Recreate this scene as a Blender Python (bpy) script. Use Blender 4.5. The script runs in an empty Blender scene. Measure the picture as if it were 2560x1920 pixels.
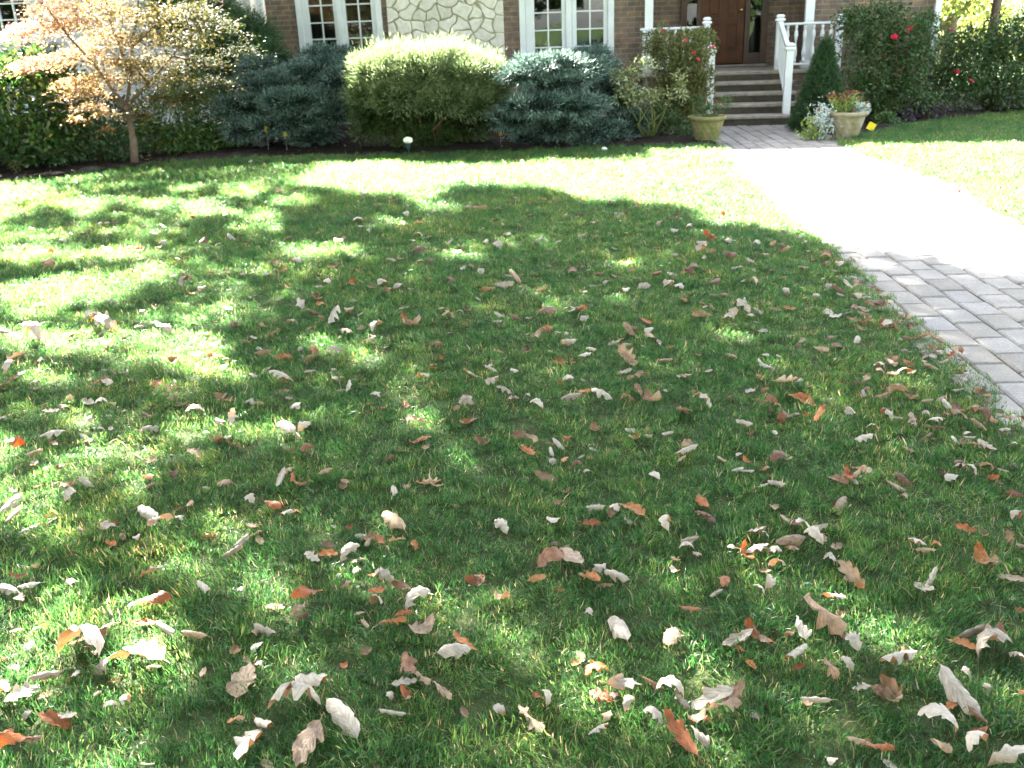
import bpy, math, random
import numpy as np
from math import sin, cos, tan, pi, radians, sqrt, atan, atan2
from mathutils import Vector, Matrix, Euler

C = bpy.context.scene.collection
scene = bpy.context.scene
rnd = random.Random(11)
rng = np.random.default_rng(5)

# ------------------------------------------------------------------ camera, sky, sun, exposure
CAM_H, F_PX, ROLL, Y_H = 1.55, 2330.0, radians(2.2), 58.0
TH = atan((960 - Y_H) * cos(ROLL) / F_PX)
cF = np.array([0, cos(TH), -sin(TH)]); cU = np.array([0, sin(TH), cos(TH)]); cR = np.array([1.0, 0, 0])
cX = cos(ROLL) * cR - sin(ROLL) * cU
cY = sin(ROLL) * cR + cos(ROLL) * cU
cam_d = bpy.data.cameras.new('camera'); cam = bpy.data.objects.new('camera', cam_d); C.objects.link(cam)
M = Matrix(((cX[0], cY[0], -cF[0], 0), (cX[1], cY[1], -cF[1], 0), (cX[2], cY[2], -cF[2], CAM_H), (0, 0, 0, 1)))
cam.matrix_world = M
cam_d.sensor_width = 36; cam_d.sensor_fit = 'HORIZONTAL'; cam_d.lens = 36 * F_PX / 2560
cam_d.clip_end = 800; cam_d.clip_start = 0.05
cam_d.dof.use_dof = True; cam_d.dof.focus_distance = 2.9
cam_d.dof.aperture_fstop = (cam_d.lens / 1000) / 0.0045
scene.camera = cam

SUN_EL, SUN_AZ = radians(36), radians(-30)         # azimuth from +Y, negative to the left: behind the house
sun_dir = Vector((sin(SUN_AZ) * cos(SUN_EL), cos(SUN_AZ) * cos(SUN_EL), sin(SUN_EL)))   # towards the sun
w = bpy.data.worlds.new('World'); scene.world = w; w.use_nodes = True
wn = w.node_tree.nodes; wl = w.node_tree.links
sky = wn.new('ShaderNodeTexSky'); sky.sky_type = 'NISHITA'; sky.sun_disc = False
sky.sun_elevation = SUN_EL; sky.sun_rotation = SUN_AZ
sky.air_density = 1.0; sky.dust_density = 1.2; sky.ozone_density = 1.0
wn['Background'].inputs[1].default_value = 0.05
hs = wn.new('ShaderNodeHueSaturation'); hs.inputs['Saturation'].default_value = 0.42
wl.new(sky.outputs[0], hs.inputs['Color']); wl.new(hs.outputs[0], wn['Background'].inputs[0])
sd = bpy.data.lights.new('sun', 'SUN'); sd.energy = 5.0; sd.angle = radians(0.53); sd.color = (1.0, 0.955, 0.88)
so = bpy.data.objects.new('sun', sd); C.objects.link(so)
so.rotation_euler = sun_dir.to_track_quat('Z', 'Y').to_euler(); so.location = (0, 0, 30)
scene.view_settings.view_transform = 'Standard'; scene.view_settings.look = 'None'
scene.view_settings.gamma = 1; scene.view_settings.exposure = 5.12
scene.cycles.max_bounces = 8; scene.cycles.transparent_max_bounces = 12
scene.cycles.sample_clamp_indirect = 6

# ------------------------------------------------------------------ helpers
def ray(px, py):
    return cF * F_PX + cX * (px - 1280) + cY * (960 - py)
O_CAM = np.array([0, 0, CAM_H])
def ground(px, py, z=0.0):
    d = ray(px, py); return O_CAM + d * ((z - CAM_H) / d[2])
def at(px, py, Y):
    d = ray(px, py); return O_CAM + d * (Y / d[1])
def project(P):
    q = np.atleast_2d(P) - O_CAM; z = q @ cF
    return 1280 + F_PX * (q @ cX) / z, 960 - F_PX * (q @ cY) / z, z

def tag(o, label=None, cat=None, group=None, kind=None):
    if label: o['label'] = label
    if cat: o['category'] = cat
    if group: o['group'] = group
    if kind: o['kind'] = kind
    return o
def empty(name, loc=(0, 0, 0), rz=0.0, parent=None):
    o = bpy.data.objects.new(name, None); C.objects.link(o)
    o.location = loc; o.rotation_euler = (0, 0, rz); o.parent = parent
    o.empty_display_size = 0.1
    return o
def link_mesh(name, me, mat, parent=None):
    o = bpy.data.objects.new(name, me); C.objects.link(o)
    if mat: me.materials.append(mat)
    if parent: o.parent = parent
    return o
def np_mesh(name, verts, faces, mat, parent=None, smooth=False, attrs=None, uv=None, link=True):
    """verts (n,3); faces (m,k) constant k"""
    me = bpy.data.meshes.new(name)
    verts = np.asarray(verts, dtype=np.float32); faces = np.asarray(faces, dtype=np.int32)
    m, k = faces.shape
    me.vertices.add(len(verts)); me.vertices.foreach_set('co', verts.ravel())
    me.loops.add(m * k); me.loops.foreach_set('vertex_index', faces.ravel())
    me.polygons.add(m); me.polygons.foreach_set('loop_start', np.arange(0, m * k, k, dtype=np.int32))
    if smooth: me.polygons.foreach_set('use_smooth', np.ones(m, dtype=bool))
    me.update(calc_edges=True)
    for an, av in (attrs or {}).items():
        a = me.attributes.new(an, 'FLOAT', 'POINT'); a.data.foreach_set('value', np.asarray(av, dtype=np.float32))
    if uv is not None:
        l = me.uv_layers.new(name='UVMap'); l.data.foreach_set('uv', np.asarray(uv, dtype=np.float32)[faces.ravel()].ravel())
    if link: return link_mesh(name, me, mat, parent)
    if mat: me.materials.append(mat)
    return me

class MB:
    def __init__(s): s.v = []; s.f = []
    def add(s, v, f):
        n = len(s.v); s.v += [tuple(p) for p in v]; s.f += [tuple(i + n for i in q) for q in f]; return s
    def box(s, x0, x1, y0, y1, z0, z1, bev=0.0):
        if bev <= 0:
            v = [(x, y, z) for z in (z0, z1) for y in (y0, y1) for x in (x0, x1)]
            return s.add(v, [(0, 2, 3, 1), (4, 5, 7, 6), (0, 1, 5, 4), (2, 6, 7, 3), (0, 4, 6, 2), (1, 3, 7, 5)])
        b = bev
        rings = []
        for z, i in ((z0, b), (z0 + b, 0), (z1 - b, 0), (z1, b)):
            rings.append([(x0 + i, y0 + i, z), (x1 - i, y0 + i, z), (x1 - i, y1 - i, z), (x0 + i, y1 - i, z)])
        v = [p for r in rings for p in r]; f = [(3, 2, 1, 0), (12, 13, 14, 15)]
        for k in range(3):
            for j in range(4):
                f.append((4 * k + j, 4 * k + (j + 1) % 4, 4 * k + 4 + (j + 1) % 4, 4 * k + 4 + j))
        return s.add(v, f)
    def lathe(s, prof, cx=0, cy=0, n=20, z0=0.0):
        v = []; f = []
        for r, z in prof:
            for k in range(n):
                a = 2 * pi * k / n; v.append((cx + r * cos(a), cy + r * sin(a), z0 + z))
        for i in range(len(prof) - 1):
            for k in range(n):
                f.append((i * n + k, i * n + (k + 1) % n, (i + 1) * n + (k + 1) % n, (i + 1) * n + k))
        f.append(tuple(range(n - 1, -1, -1))); f.append(tuple((len(prof) - 1) * n + k for k in range(n)))
        return s.add(v, f)
    def tube(s, pts, rad, n=7):
        pts = [Vector(p) for p in pts]
        v = []; f = []
        up = Vector((0.31, 0.17, 0.93))
        for i, p in enumerate(pts):
            d = (pts[min(i + 1, len(pts) - 1)] - pts[max(i - 1, 0)]).normalized()
            a = d.cross(up)
            if a.length < 1e-3: a = d.cross(Vector((1, 0, 0)))
            a.normalize(); b = d.cross(a)
            r = rad[i] if hasattr(rad, '__len__') else rad
            for k in range(n):
                t = 2 * pi * k / n; v.append(tuple(p + a * (r * cos(t)) + b * (r * sin(t))))
        for i in range(len(pts) - 1):
            for k in range(n):
                f.append((i * n + k, i * n + (k + 1) % n, (i + 1) * n + (k + 1) % n, (i + 1) * n + k))
        f.append(tuple(range(n))); f.append(tuple((len(pts) - 1) * n + k for k in range(n - 1, -1, -1)))
        return s.add(v, f)
    def build(s, name, mat, parent=None, smooth=False):
        me = bpy.data.meshes.new(name); me.from_pydata(s.v, [], s.f); me.validate(); me.update()
        import bmesh
        bm = bmesh.new(); bm.from_mesh(me); bmesh.ops.recalc_face_normals(bm, faces=bm.faces); bm.to_mesh(me); bm.free()
        if smooth:
            for p in me.polygons: p.use_smooth = True
        return link_mesh(name, me, mat, parent)

# ------------------------------------------------------------------ materials
def new_mat(name):
    m = bpy.data.materials.new(name); m.use_nodes = True
    nt = m.node_tree; return m, nt, nt.nodes, nt.links, nt.nodes['Principled BSDF']
def col4(c): return (c[0], c[1], c[2], 1)
def node(n, t, **kw):
    x = n.new(t)
    for k, v in kw.items(): setattr(x, k, v)
    return x
def ramp(n, stops):
    r = n.new('ShaderNodeValToRGB'); e = r.color_ramp.elements
    while len(e) < len(stops): e.new(0.5)
    for i, (p, c) in enumerate(stops): e[i].position = p; e[i].color = col4(c)
    return r
def plain(name, c, rough=0.6, spec=0.5, var=0.12, scale=8, bump=0.0, metal=0, var2=None, coat=0):
    m, nt, n, l, b = new_mat(name)
    tc = n.new('ShaderNodeTexCoord'); no = node(n, 'ShaderNodeTexNoise'); no.inputs['Scale'].default_value = scale; no.inputs['Detail'].default_value = 6
    l.new(tc.outputs['Object'], no.inputs['Vector'])
    c2 = var2 or tuple(x * (1 - 2.2 * var) for x in c)
    r = ramp(n, [(0.3, c2), (0.65, c)]); l.new(no.outputs['Fac'], r.inputs[0]); l.new(r.outputs[0], b.inputs['Base Color'])
    b.inputs['Roughness'].default_value = rough; b.inputs['Specular IOR Level'].default_value = spec; b.inputs['Metallic'].default_value = metal
    if bump:
        bp = n.new('ShaderNodeBump'); bp.inputs['Strength'].default_value = bump; bp.inputs['Distance'].default_value = 0.01
        n2 = node(n, 'ShaderNodeTexNoise'); n2.inputs['Scale'].default_value = scale * 5; n2.inputs['Detail'].default_value = 8
        l.new(tc.outputs['Object'], n2.inputs['Vector']); l.new(n2.outputs['Fac'], bp.inputs['Height']); l.new(bp.outputs[0], b.inputs['Normal'])
    return m
def foliage_mat(name, stops, rough=0.45, spec=0.4, transl=0.35, tcol=None):
    """colour from the per-vertex 'tint' attribute; thin leaves let part of the light through"""
    m, nt, n, l, b = new_mat(name)
    at_ = node(n, 'ShaderNodeAttribute'); at_.attribute_name = 'tint'
    r = ramp(n, stops); l.new(at_.outputs['Fac'], r.inputs[0]); l.new(r.outputs[0], b.inputs['Base Color'])
    b.inputs['Roughness'].default_value = rough; b.inputs['Specular IOR Level'].default_value = spec
    tr = n.new('ShaderNodeBsdfTranslucent'); mx = n.new('ShaderNodeMixShader'); mx.inputs[0].default_value = transl
    if tcol:
        mc = node(n, 'ShaderNodeMix', data_type='RGBA', blend_type='MULTIPLY'); mc.inputs[0].default_value = 1
        l.new(r.outputs[0], mc.inputs[6]); mc.inputs[7].default_value = col4(tcol); l.new(mc.outputs[2], tr.inputs[0])
    else: l.new(r.outputs[0], tr.inputs[0])
    out = n['Material Output']; l.new(b.outputs[0], mx.inputs[1]); l.new(tr.outputs[0], mx.inputs[2]); l.new(mx.outputs[0], out.inputs[0])
    return m

# ------------------------------------------------------------------ foliage generators (numpy)
def unit(v): return v / np.maximum(np.linalg.norm(v, axis=-1, keepdims=True), 1e-9)
def leaf_faces(P, D, L, wr=0.45, fold=0.25, seed=1, droop=0.0, tint=None, nrm=None):
    """diamond leaves: base P, along unit D, length L"""
    g = np.random.default_rng(seed); n = len(P); D = unit(D)
    r = g.normal(size=(n, 3)) if nrm is None else nrm + 0.35 * g.normal(size=(n, 3))
    S = unit(np.cross(D, r)); N = np.cross(S, D)
    L = np.broadcast_to(np.asarray(L, dtype=float), (n,))[:, None]
    W = L * wr
    tip = P + D * L - np.array([0, 0, 1.0]) * (droop * L)
    mid = P + D * L * 0.45
    a = mid + S * W * 0.5 + N * W * fold; b = mid - S * W * 0.5 + N * W * fold
    V = np.stack([P, a, tip, b], 1).reshape(-1, 3)
    i = np.arange(n)[:, None] * 4
    F = np.concatenate([i + np.array([[0, 1, 2]]), i + np.array([[0, 2, 3]])], 0)
    t = g.random(n) if tint is None else tint
    return V, F, np.repeat(t, 4)
def needles(P, D, L, wd, seed=1, tint=None):
    g = np.random.default_rng(seed); n = len(P); D = unit(D)
    S = unit(np.cross(D, g.normal(size=(n, 3)))) * (wd * 0.5)
    L = np.broadcast_to(np.asarray(L, dtype=float), (n,))[:, None]
    V = np.stack([P - S, P + S, P + D * L], 1).reshape(-1, 3)
    F = (np.arange(n)[:, None] * 3 + np.array([[0, 1, 2]]))
    t = g.random(n) if tint is None else tint
    return V, F, np.repeat(t, 3)
def merge(parts):
    vs = []; fs = []; ts = []; o = 0
    for V, F, T in parts:
        vs.append(V); fs.append(F + o); ts.append(T); o += len(V)
    return np.concatenate(vs), np.concatenate(fs), np.concatenate(ts)
def blob_pts(blobs, n, seed=1, shell=0.45):
    """points in the outer shell of a union of ellipsoids; returns P, outward N, depth 0..1 (1 = surface)"""
    g = np.random.default_rng(seed)
    B = np.array([[*b[:3], *b[3:6]] for b in blobs], dtype=float)
    wt = (B[:, 3] * B[:, 4] + B[:, 4] * B[:, 5] + B[:, 3] * B[:, 5]); wt /= wt.sum()
    k = g.choice(len(B), n * 2, p=wt)
    d = unit(g.normal(size=(n * 2, 3)))
    r = 1 - shell * g.random(n * 2) ** 1.5
    wob = 1 + 0.10 * np.sin(d[:, 0] * 7 + k) + 0.10 * np.sin(d[:, 1] * 9 + 2 * k) + 0.08 * np.sin(d[:, 2] * 11 + 3 * k)
    P = B[k, :3] + d * B[k, 3:6] * (r * wob)[:, None]
    # drop points deep inside another blob
    keep = P[:, 2] > 0.01
    for j in range(len(B)):
        q = np.linalg.norm((P - B[j, :3]) / B[j, 3:6], axis=1)
        keep &= ~((q < 0.62) & (k != j))
    idx = np.nonzero(keep)[0][:n]
    N = unit(d / B[k, 3:6])
    return P[idx], N[idx], r[idx]
def sprays(P, N, per, L, wd, seed, up=0.4, flat=0.0, spread=0.35, nl=0.05):
    """conifer branchlets: a twig line from P with needles on both sides"""
    g = np.random.default_rng(seed); n = len(P)
    D = unit(N + np.array([0, 0, up]) + spread * g.normal(size=(n, 3)))
    if flat: D[:, 2] *= (1 - flat); D = unit(D)
    T = np.repeat(np.arange(n), per); t = np.tile(np.linspace(0, 1, per), n)
    base = P[T] + D[T] * (L * t)[:, None]
    nd = unit(D[T] * 0.9 + 0.75 * g.normal(size=(n * per, 3)))
    tint = np.clip(np.repeat(g.random(n), per) * 0.6 + 0.25 * t + 0.15 * g.random(n * per), 0, 1)
    return needles(base, nd, nl * (0.7 + 0.6 * g.random(n * per)), wd, seed + 1, tint)
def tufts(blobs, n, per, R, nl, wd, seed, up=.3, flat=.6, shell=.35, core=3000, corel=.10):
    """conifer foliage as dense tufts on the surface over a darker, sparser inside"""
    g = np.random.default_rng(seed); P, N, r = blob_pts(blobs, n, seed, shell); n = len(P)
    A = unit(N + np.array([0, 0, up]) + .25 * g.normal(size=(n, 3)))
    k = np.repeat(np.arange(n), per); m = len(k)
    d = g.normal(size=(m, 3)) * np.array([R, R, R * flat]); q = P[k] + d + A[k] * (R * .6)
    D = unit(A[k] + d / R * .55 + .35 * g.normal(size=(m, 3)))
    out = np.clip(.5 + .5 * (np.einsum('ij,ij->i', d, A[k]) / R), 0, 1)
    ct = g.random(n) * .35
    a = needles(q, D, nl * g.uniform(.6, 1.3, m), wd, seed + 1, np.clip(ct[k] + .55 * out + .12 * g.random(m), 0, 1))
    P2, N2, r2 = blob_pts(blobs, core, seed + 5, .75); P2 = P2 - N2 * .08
    b = leaf_faces(P2, unit(N2 + .8 * g.normal(size=P2.shape)), corel, .5, .1, seed + 6, 0, .12 * g.random(len(P2)))  # inner leaves tinted dark, painting in the shade between tufts
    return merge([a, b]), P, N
def stems(parent, base, tips, r0, mat, name='stem', bend=0.25, seed=3):
    g = random.Random(seed); mb = MB()
    for tp in tips:
        b = Vector(base) + Vector((g.uniform(-.06, .06), g.uniform(-.06, .06), 0)); t = Vector(tp)
        m1 = b.lerp(t, .35) + Vector((g.uniform(-bend, bend), g.uniform(-bend, bend), 0.05)) * .5
        m2 = b.lerp(t, .7) + Vector((g.uniform(-bend, bend), g.uniform(-bend, bend), 0.05)) * .5
        mb.tube([b, m1, m2, t], [r0, r0 * .75, r0 * .5, r0 * .2], 6)
    return mb.build(name, mat, parent, True)

# ------------------------------------------------------------------ the ground, lawn, bed and path
def in_poly(P, poly):
    x, y = P[:, 0], P[:, 1]; c = np.zeros(len(P), bool); n = len(poly)
    for i in range(n):
        x1, y1 = poly[i]; x2, y2 = poly[(i + 1) % n]
        with np.errstate(divide='ignore', invalid='ignore'):
            c ^= ((y1 > y) != (y2 > y)) & (x < (x2 - x1) * (y - y1) / (y2 - y1 + 1e-12) + x1)
    return c
PATH_L = [(1.93, -3), (1.96, 1.5), (2.0, 3.4), (2.05, 4.0), (2.1, 4.6), (2.15, 5.2), (2.22, 5.75), (2.28, 6.4), (2.3, 7.2), (2.36, 8.3), (2.5, 10.0), (2.70, 11.8), (2.86, 13.0), (3.02, 14.46)]
PATH_R = [(4.42, 14.28), (4.3, 13.5), (4.25, 12.3), (4.17, 11.3), (4.13, 10.6), (4.15, 9.5), (4.05, 8.1), (3.82, 6.9), (3.6, 5.6), (3.5, 4.2), (3.46, -3)]
PATH = PATH_L + PATH_R
BED_L = [(-13, 8.6), (-8, 9.9), (-5.91, 11.11), (-5.56, 11.36), (-5.17, 11.62), (-4.74, 12.1), (-4.2, 12.48), (-3.46, 12.58), (-2.41, 12.5), (-1.33, 12.3), (-0.09, 12.22), (1.25, 12.25), (2.0, 12.2), (2.74, 12.12)]
BED_R = [(4.28, 12.32), (5.0, 12.95), (5.96, 13.67), (7.18, 14.4), (8.5, 14.9), (14, 15.8)]
LAWN_L = [(-13, -3)] + [(-13, 8.6)] + BED_L[1:] + [p for p in reversed(PATH_L[:-2])]
LAWN_R = [p for p in PATH_R[2:]] + [(14, -3), (14, 15.8)] + list(reversed(BED_R[:-1]))

def soil_mat(name, stops, scale, bump):
    m, nt, n, l, b = new_mat(name)
    g = n.new('ShaderNodeNewGeometry'); no = n.new('ShaderNodeTexNoise'); no.inputs['Scale'].default_value = scale; no.inputs['Detail'].default_value = 10; no.inputs['Roughness'].default_value = .7
    l.new(g.outputs['Position'], no.inputs['Vector']); r = ramp(n, stops); l.new(no.outputs['Fac'], r.inputs[0]); l.new(r.outputs[0], b.inputs['Base Color'])
    bp = n.new('ShaderNodeBump'); bp.inputs['Strength'].default_value = bump; bp.inputs['Distance'].default_value = .03; l.new(no.outputs['Fac'], bp.inputs['Height']); l.new(bp.outputs[0], b.inputs['Normal'])
    b.inputs['Roughness'].default_value = .95; b.inputs['Specular IOR Level'].default_value = .2
    return m
m_ground = soil_mat('ground_turf', [(.3, (.03, .055, .015)), (.6, (.06, .10, .025)), (.8, (.10, .12, .05))], 2.5, .4)
m_thatch = soil_mat('lawn_thatch', [(.3, (.018, .026, .008)), (.55, (.045, .06, .018)), (.75, (.12, .10, .05))], 28, .8)
m_mulch = soil_mat('bark_mulch', [(.35, (.006, .004, .003)), (.6, (.018, .011, .007)), (.75, (.04, .024, .015))], 30, 1.0)
m_sand = soil_mat('joint_sand', [(.3, (.07, .085, .04)), (.6, (.15, .14, .10))], 40, .5)
g = MB().add([(-300, -300, -.05), (300, -300, -.05), (300, 300, -.05), (-300, 300, -.05)], [(0, 1, 2, 3)]).build('ground', m_ground); tag(g, kind='structure')
def sheet(name, poly, z, mat, kind='structure'):
    o = MB().add([(x, y, z) for x, y in poly], [tuple(range(len(poly)))]).build(name, mat); tag(o, kind=kind); return o
sheet('lawn', LAWN_L, 0.0, m_thatch); sheet('lawn', LAWN_R, 0.0, m_thatch)
sheet('path_base', PATH, -0.012, m_sand)
def bed_sheet(poly, name):
    # gently mounded mulch
    xs = np.arange(-13, 14.01, .09); ys = np.arange(8.4, 17.6, .09)
    X, Y = np.meshgrid(xs, ys); P = np.stack([X.ravel(), Y.ravel()], 1)
    ins = in_poly(P, poly).reshape(X.shape)
    Z = 0.02 + .03 * np.sin(X * 2.1) * np.cos(Y * 1.7) + .014 * rng.normal(size=X.shape)
    ids = np.arange(X.size).reshape(X.shape)
    q = ins[:-1, :-1] | ins[1:, :-1] | ins[:-1, 1:] | ins[1:, 1:]
    F = np.stack([ids[:-1, :-1][q], ids[:-1, 1:][q], ids[1:, 1:][q], ids[1:, :-1][q]], 1)
    Z2 = np.where(ins, np.maximum(Z, .006), -.03)
    o = np_mesh(name, np.stack([X.ravel(), Y.ravel(), Z2.ravel()], 1), F, m_mulch, smooth=True); tag(o, kind='structure')
bed_sheet(BED_L + [(2.9, 14.6), (3.0, 17.2), (-13, 17.5)], 'garden_bed')
bed_sheet(BED_R + [(14, 17.4), (4.3, 17.4), (4.4, 14.2)], 'garden_bed')

# pavers of the path: real blocks in running bond, as one laid surface
def make_pavers():
    g = random.Random(4); V = []; F = []; T = []
    ang = radians(-3.0); ca, sa = cos(ang), sin(ang)
    W_, L_ = .165, .245
    polyb = [(x - .07, y) for x, y in PATH_L] + [(x + .06, y) for x, y in PATH_R]
    cols = range(-6, 40)
    cen = []
    for i in cols:
        for j in range(-12, 75):
            u = i * W_; v = j * L_ + (i % 2) * L_ * .5
            cen.append((2.0 + u * ca - v * sa, v * ca + u * sa, u, v))
    cen = np.array(cen); ok = in_poly(cen[:, :2], polyb)
    for x, y, u, v in cen[ok]:
        hw = W_ / 2 - .0025 - g.random() * .0015; hl = L_ / 2 - .0025 - g.random() * .0015
        z = g.uniform(-.004, .003); tx, ty = g.gauss(0, .008), g.gauss(0, .008); t = g.random()
        b = .009; base = len(V)
        for (ins, zz) in ((0, -.012), (0, -.006), (b * .45, .0 - .0015), (b * 1.3, .0035)):
            for sx, sy in ((-1, -1), (-.9, -1), (.9, -1), (1, -1), (1, -.93), (1, .93), (1, 1), (.9, 1), (-.9, 1), (-1, 1), (-1, .93), (-1, -.93)):
                cx = sx * (hw - ins); cy = sy * (hl - ins)
                if abs(sx) == 1 and abs(sy) == 1: cx *= .97; cy *= .98
                rx = x + cx * ca - cy * sa + g.gauss(0, .0006); ry = y + cx * sa + cy * ca
                V.append((rx, ry, z + zz + tx * cx + ty * cy)); T.append(t)
        n = 12
        for k in range(3):
            for q in range(n): F.append((base + k * n + q, base + k * n + (q + 1) % n, base + (k + 1) * n + (q + 1) % n, base + (k + 1) * n + q))
        F.append(tuple(base + 3 * n + q for q in range(n)))
    me = bpy.data.meshes.new('path_pavers'); me.from_pydata(V, [], F); me.update()
    a = me.attributes.new('tint', 'FLOAT', 'POINT'); a.data.foreach_set('value', np.array(T, dtype=np.float32))
    m, nt, n, l, b = new_mat('paver_concrete')
    at_ = node(n, 'ShaderNodeAttribute'); at_.attribute_name = 'tint'
    r = ramp(n, [(0, (.17, .155, .135)), (.35, (.205, .19, .17)), (.7, (.24, .22, .20)), (1, (.20, .19, .18))]); l.new(at_.outputs['Fac'], r.inputs[0])
    ge = n.new('ShaderNodeNewGeometry'); no = n.new('ShaderNodeTexNoise'); no.inputs['Scale'].default_value = 90; no.inputs['Detail'].default_value = 6; l.new(ge.outputs['Position'], no.inputs['Vector'])
    n2 = n.new('ShaderNodeTexNoise'); n2.inputs['Scale'].default_value = 5; n2.inputs['Detail'].default_value = 4; l.new(ge.outputs['Position'], n2.inputs['Vector'])
    r2 = ramp(n, [(.3, (.72, .7, .68)), (.7, (1.1, 1.1, 1.1))]); l.new(no.outputs['Fac'], r2.inputs[0])
    r3 = ramp(n, [(.35, (.8, .8, .78)), (.65, (1.08, 1.08, 1.08))]); l.new(n2.outputs['Fac'], r3.inputs[0])
    m1 = node(n, 'ShaderNodeMix', data_type='RGBA', blend_type='MULTIPLY'); m1.inputs[0].default_value = 1; l.new(r.outputs[0], m1.inputs[6]); l.new(r2.outputs[0], m1.inputs[7])
    m2 = node(n, 'ShaderNodeMix', data_type='RGBA', blend_type='MULTIPLY'); m2.inputs[0].default_value = 1; l.new(m1.outputs[2], m2.inputs[6]); l.new(r3.outputs[0], m2.inputs[7]); l.new(m2.outputs[2], b.inputs['Base Color'])
    bp = n.new('ShaderNodeBump'); bp.inputs['Strength'].default_value = .5; bp.inputs['Distance'].default_value = .003; l.new(no.outputs['Fac'], bp.inputs['Height']); l.new(bp.outputs[0], b.inputs['Normal'])
    b.inputs['Roughness'].default_value = .85
    tag(link_mesh('path_pavers', me, m), kind='structure')
make_pavers()

# ------------------------------------------------------------------ grass (stuff): clumps scattered by geometry nodes
def grass_mat(name, far):
    m, nt, n, l, b = new_mat(name)
    at_ = node(n, 'ShaderNodeAttribute'); at_.attribute_name = 'tint'
    r = ramp(n, [(0, (.011, .051, .012)), (.45, (.021, .084, .018)), (.80, (.050, .124, .026)), (.93, (.09, .15, .045)), (.965, (.16, .17, .085)), (1, (.24, .22, .13))]); l.new(at_.outputs['Fac'], r.inputs[0])
    ge = n.new('ShaderNodeNewGeometry'); no = n.new('ShaderNodeTexNoise'); no.inputs['Scale'].default_value = .9; no.inputs['Detail'].default_value = 5; no.inputs['Roughness'].default_value = .62
    l.new(ge.outputs['Position'], no.inputs['Vector'])
    n5 = n.new('ShaderNodeTexNoise'); n5.inputs['Scale'].default_value = 5.5; n5.inputs['Detail'].default_value = 4; l.new(ge.outputs['Position'], n5.inputs['Vector'])
    av = node(n, 'ShaderNodeMath', operation='MULTIPLY_ADD'); av.inputs[1].default_value = .5; l.new(n5.outputs['Fac'], av.inputs[0]); hv_ = node(n, 'ShaderNodeMath', operation='MULTIPLY'); hv_.inputs[1].default_value = .5; l.new(no.outputs['Fac'], hv_.inputs[0]); l.new(hv_.outputs[0], av.inputs[2])
    r2 = ramp(n, [(.38, (.6, .78, .72)), (.48, (.95, .97, .95)), (.56, (1.35, 1.15, 1.0)), (.65, (2.3, 1.45, 1.25))]); l.new(av.outputs[0], r2.inputs[0])
    mx = node(n, 'ShaderNodeMix', data_type='RGBA', blend_type='MULTIPLY'); mx.inputs[0].default_value = 1; l.new(r.outputs[0], mx.inputs[6]); l.new(r2.outputs[0], mx.inputs[7])
    l.new(mx.outputs[2], b.inputs['Base Color'])
    b.inputs['Roughness'].default_value = .36; b.inputs['Specular IOR Level'].default_value = .36
    tr = n.new('ShaderNodeBsdfTranslucent'); ms = n.new('ShaderNodeMixShader'); ms.inputs[0].default_value = .5
    mc = node(n, 'ShaderNodeMix', data_type='RGBA', blend_type='MULTIPLY'); mc.inputs[0].default_value = 1; l.new(mx.outputs[2], mc.inputs[6]); mc.inputs[7].default_value = (3.1, 2.35, 2.5, 1); l.new(mc.outputs[2], tr.inputs[0])
    l.new(b.outputs[0], ms.inputs[1]); l.new(tr.outputs[0], ms.inputs[2]); l.new(ms.outputs[0], n['Material Output'].inputs[0])
    return m
m_grass = grass_mat('grass_blades', False)
def clump_mesh(i, nb=150, R=.08):
    g = np.random.default_rng(100 + i); n = nb
    rr = R * np.sqrt(g.random(n)); aa = g.random(n) * 2 * pi
    B = np.stack([rr * np.cos(aa), rr * np.sin(aa), np.zeros(n) - .004], 1)
    H = g.uniform(.016, .038, n) ; H[: n // 14] *= 1.7
    lean = g.uniform(.1, 1.15, n); la = g.random(n) * 2 * pi
    dx = np.stack([np.cos(la), np.sin(la), np.zeros(n)], 1)
    side = np.stack([-np.sin(la), np.cos(la), np.zeros(n)], 1) * (g.uniform(.0008, .0015, n)[:, None])
    up = np.array([0, 0, 1.0])
    p1 = B + up * (H * .5)[:, None] + dx * (H * lean * .22)[:, None]
    p2 = B + up * (H * (1 - .25 * lean))[:, None] + dx * (H * lean * .85)[:, None]
    V = np.stack([B - side, B + side, p1 + side, p1 - side, p2], 1).reshape(-1, 3)
    b = np.arange(n)[:, None] * 5
    F = np.concatenate([b + [[0, 1, 2]], b + [[0, 2, 3]], b + [[3, 2, 4]]], 0)
    t = np.repeat(g.random(n), 5)
    return np_mesh('grass_clump', V, F, m_grass, attrs={'tint': t}, link=False)
clump_col = bpy.data.collections.new('grass_clumps')
for i in range(8):
    clump_col.objects.link(bpy.data.objects.new('grass_clump', clump_mesh(i)))

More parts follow.
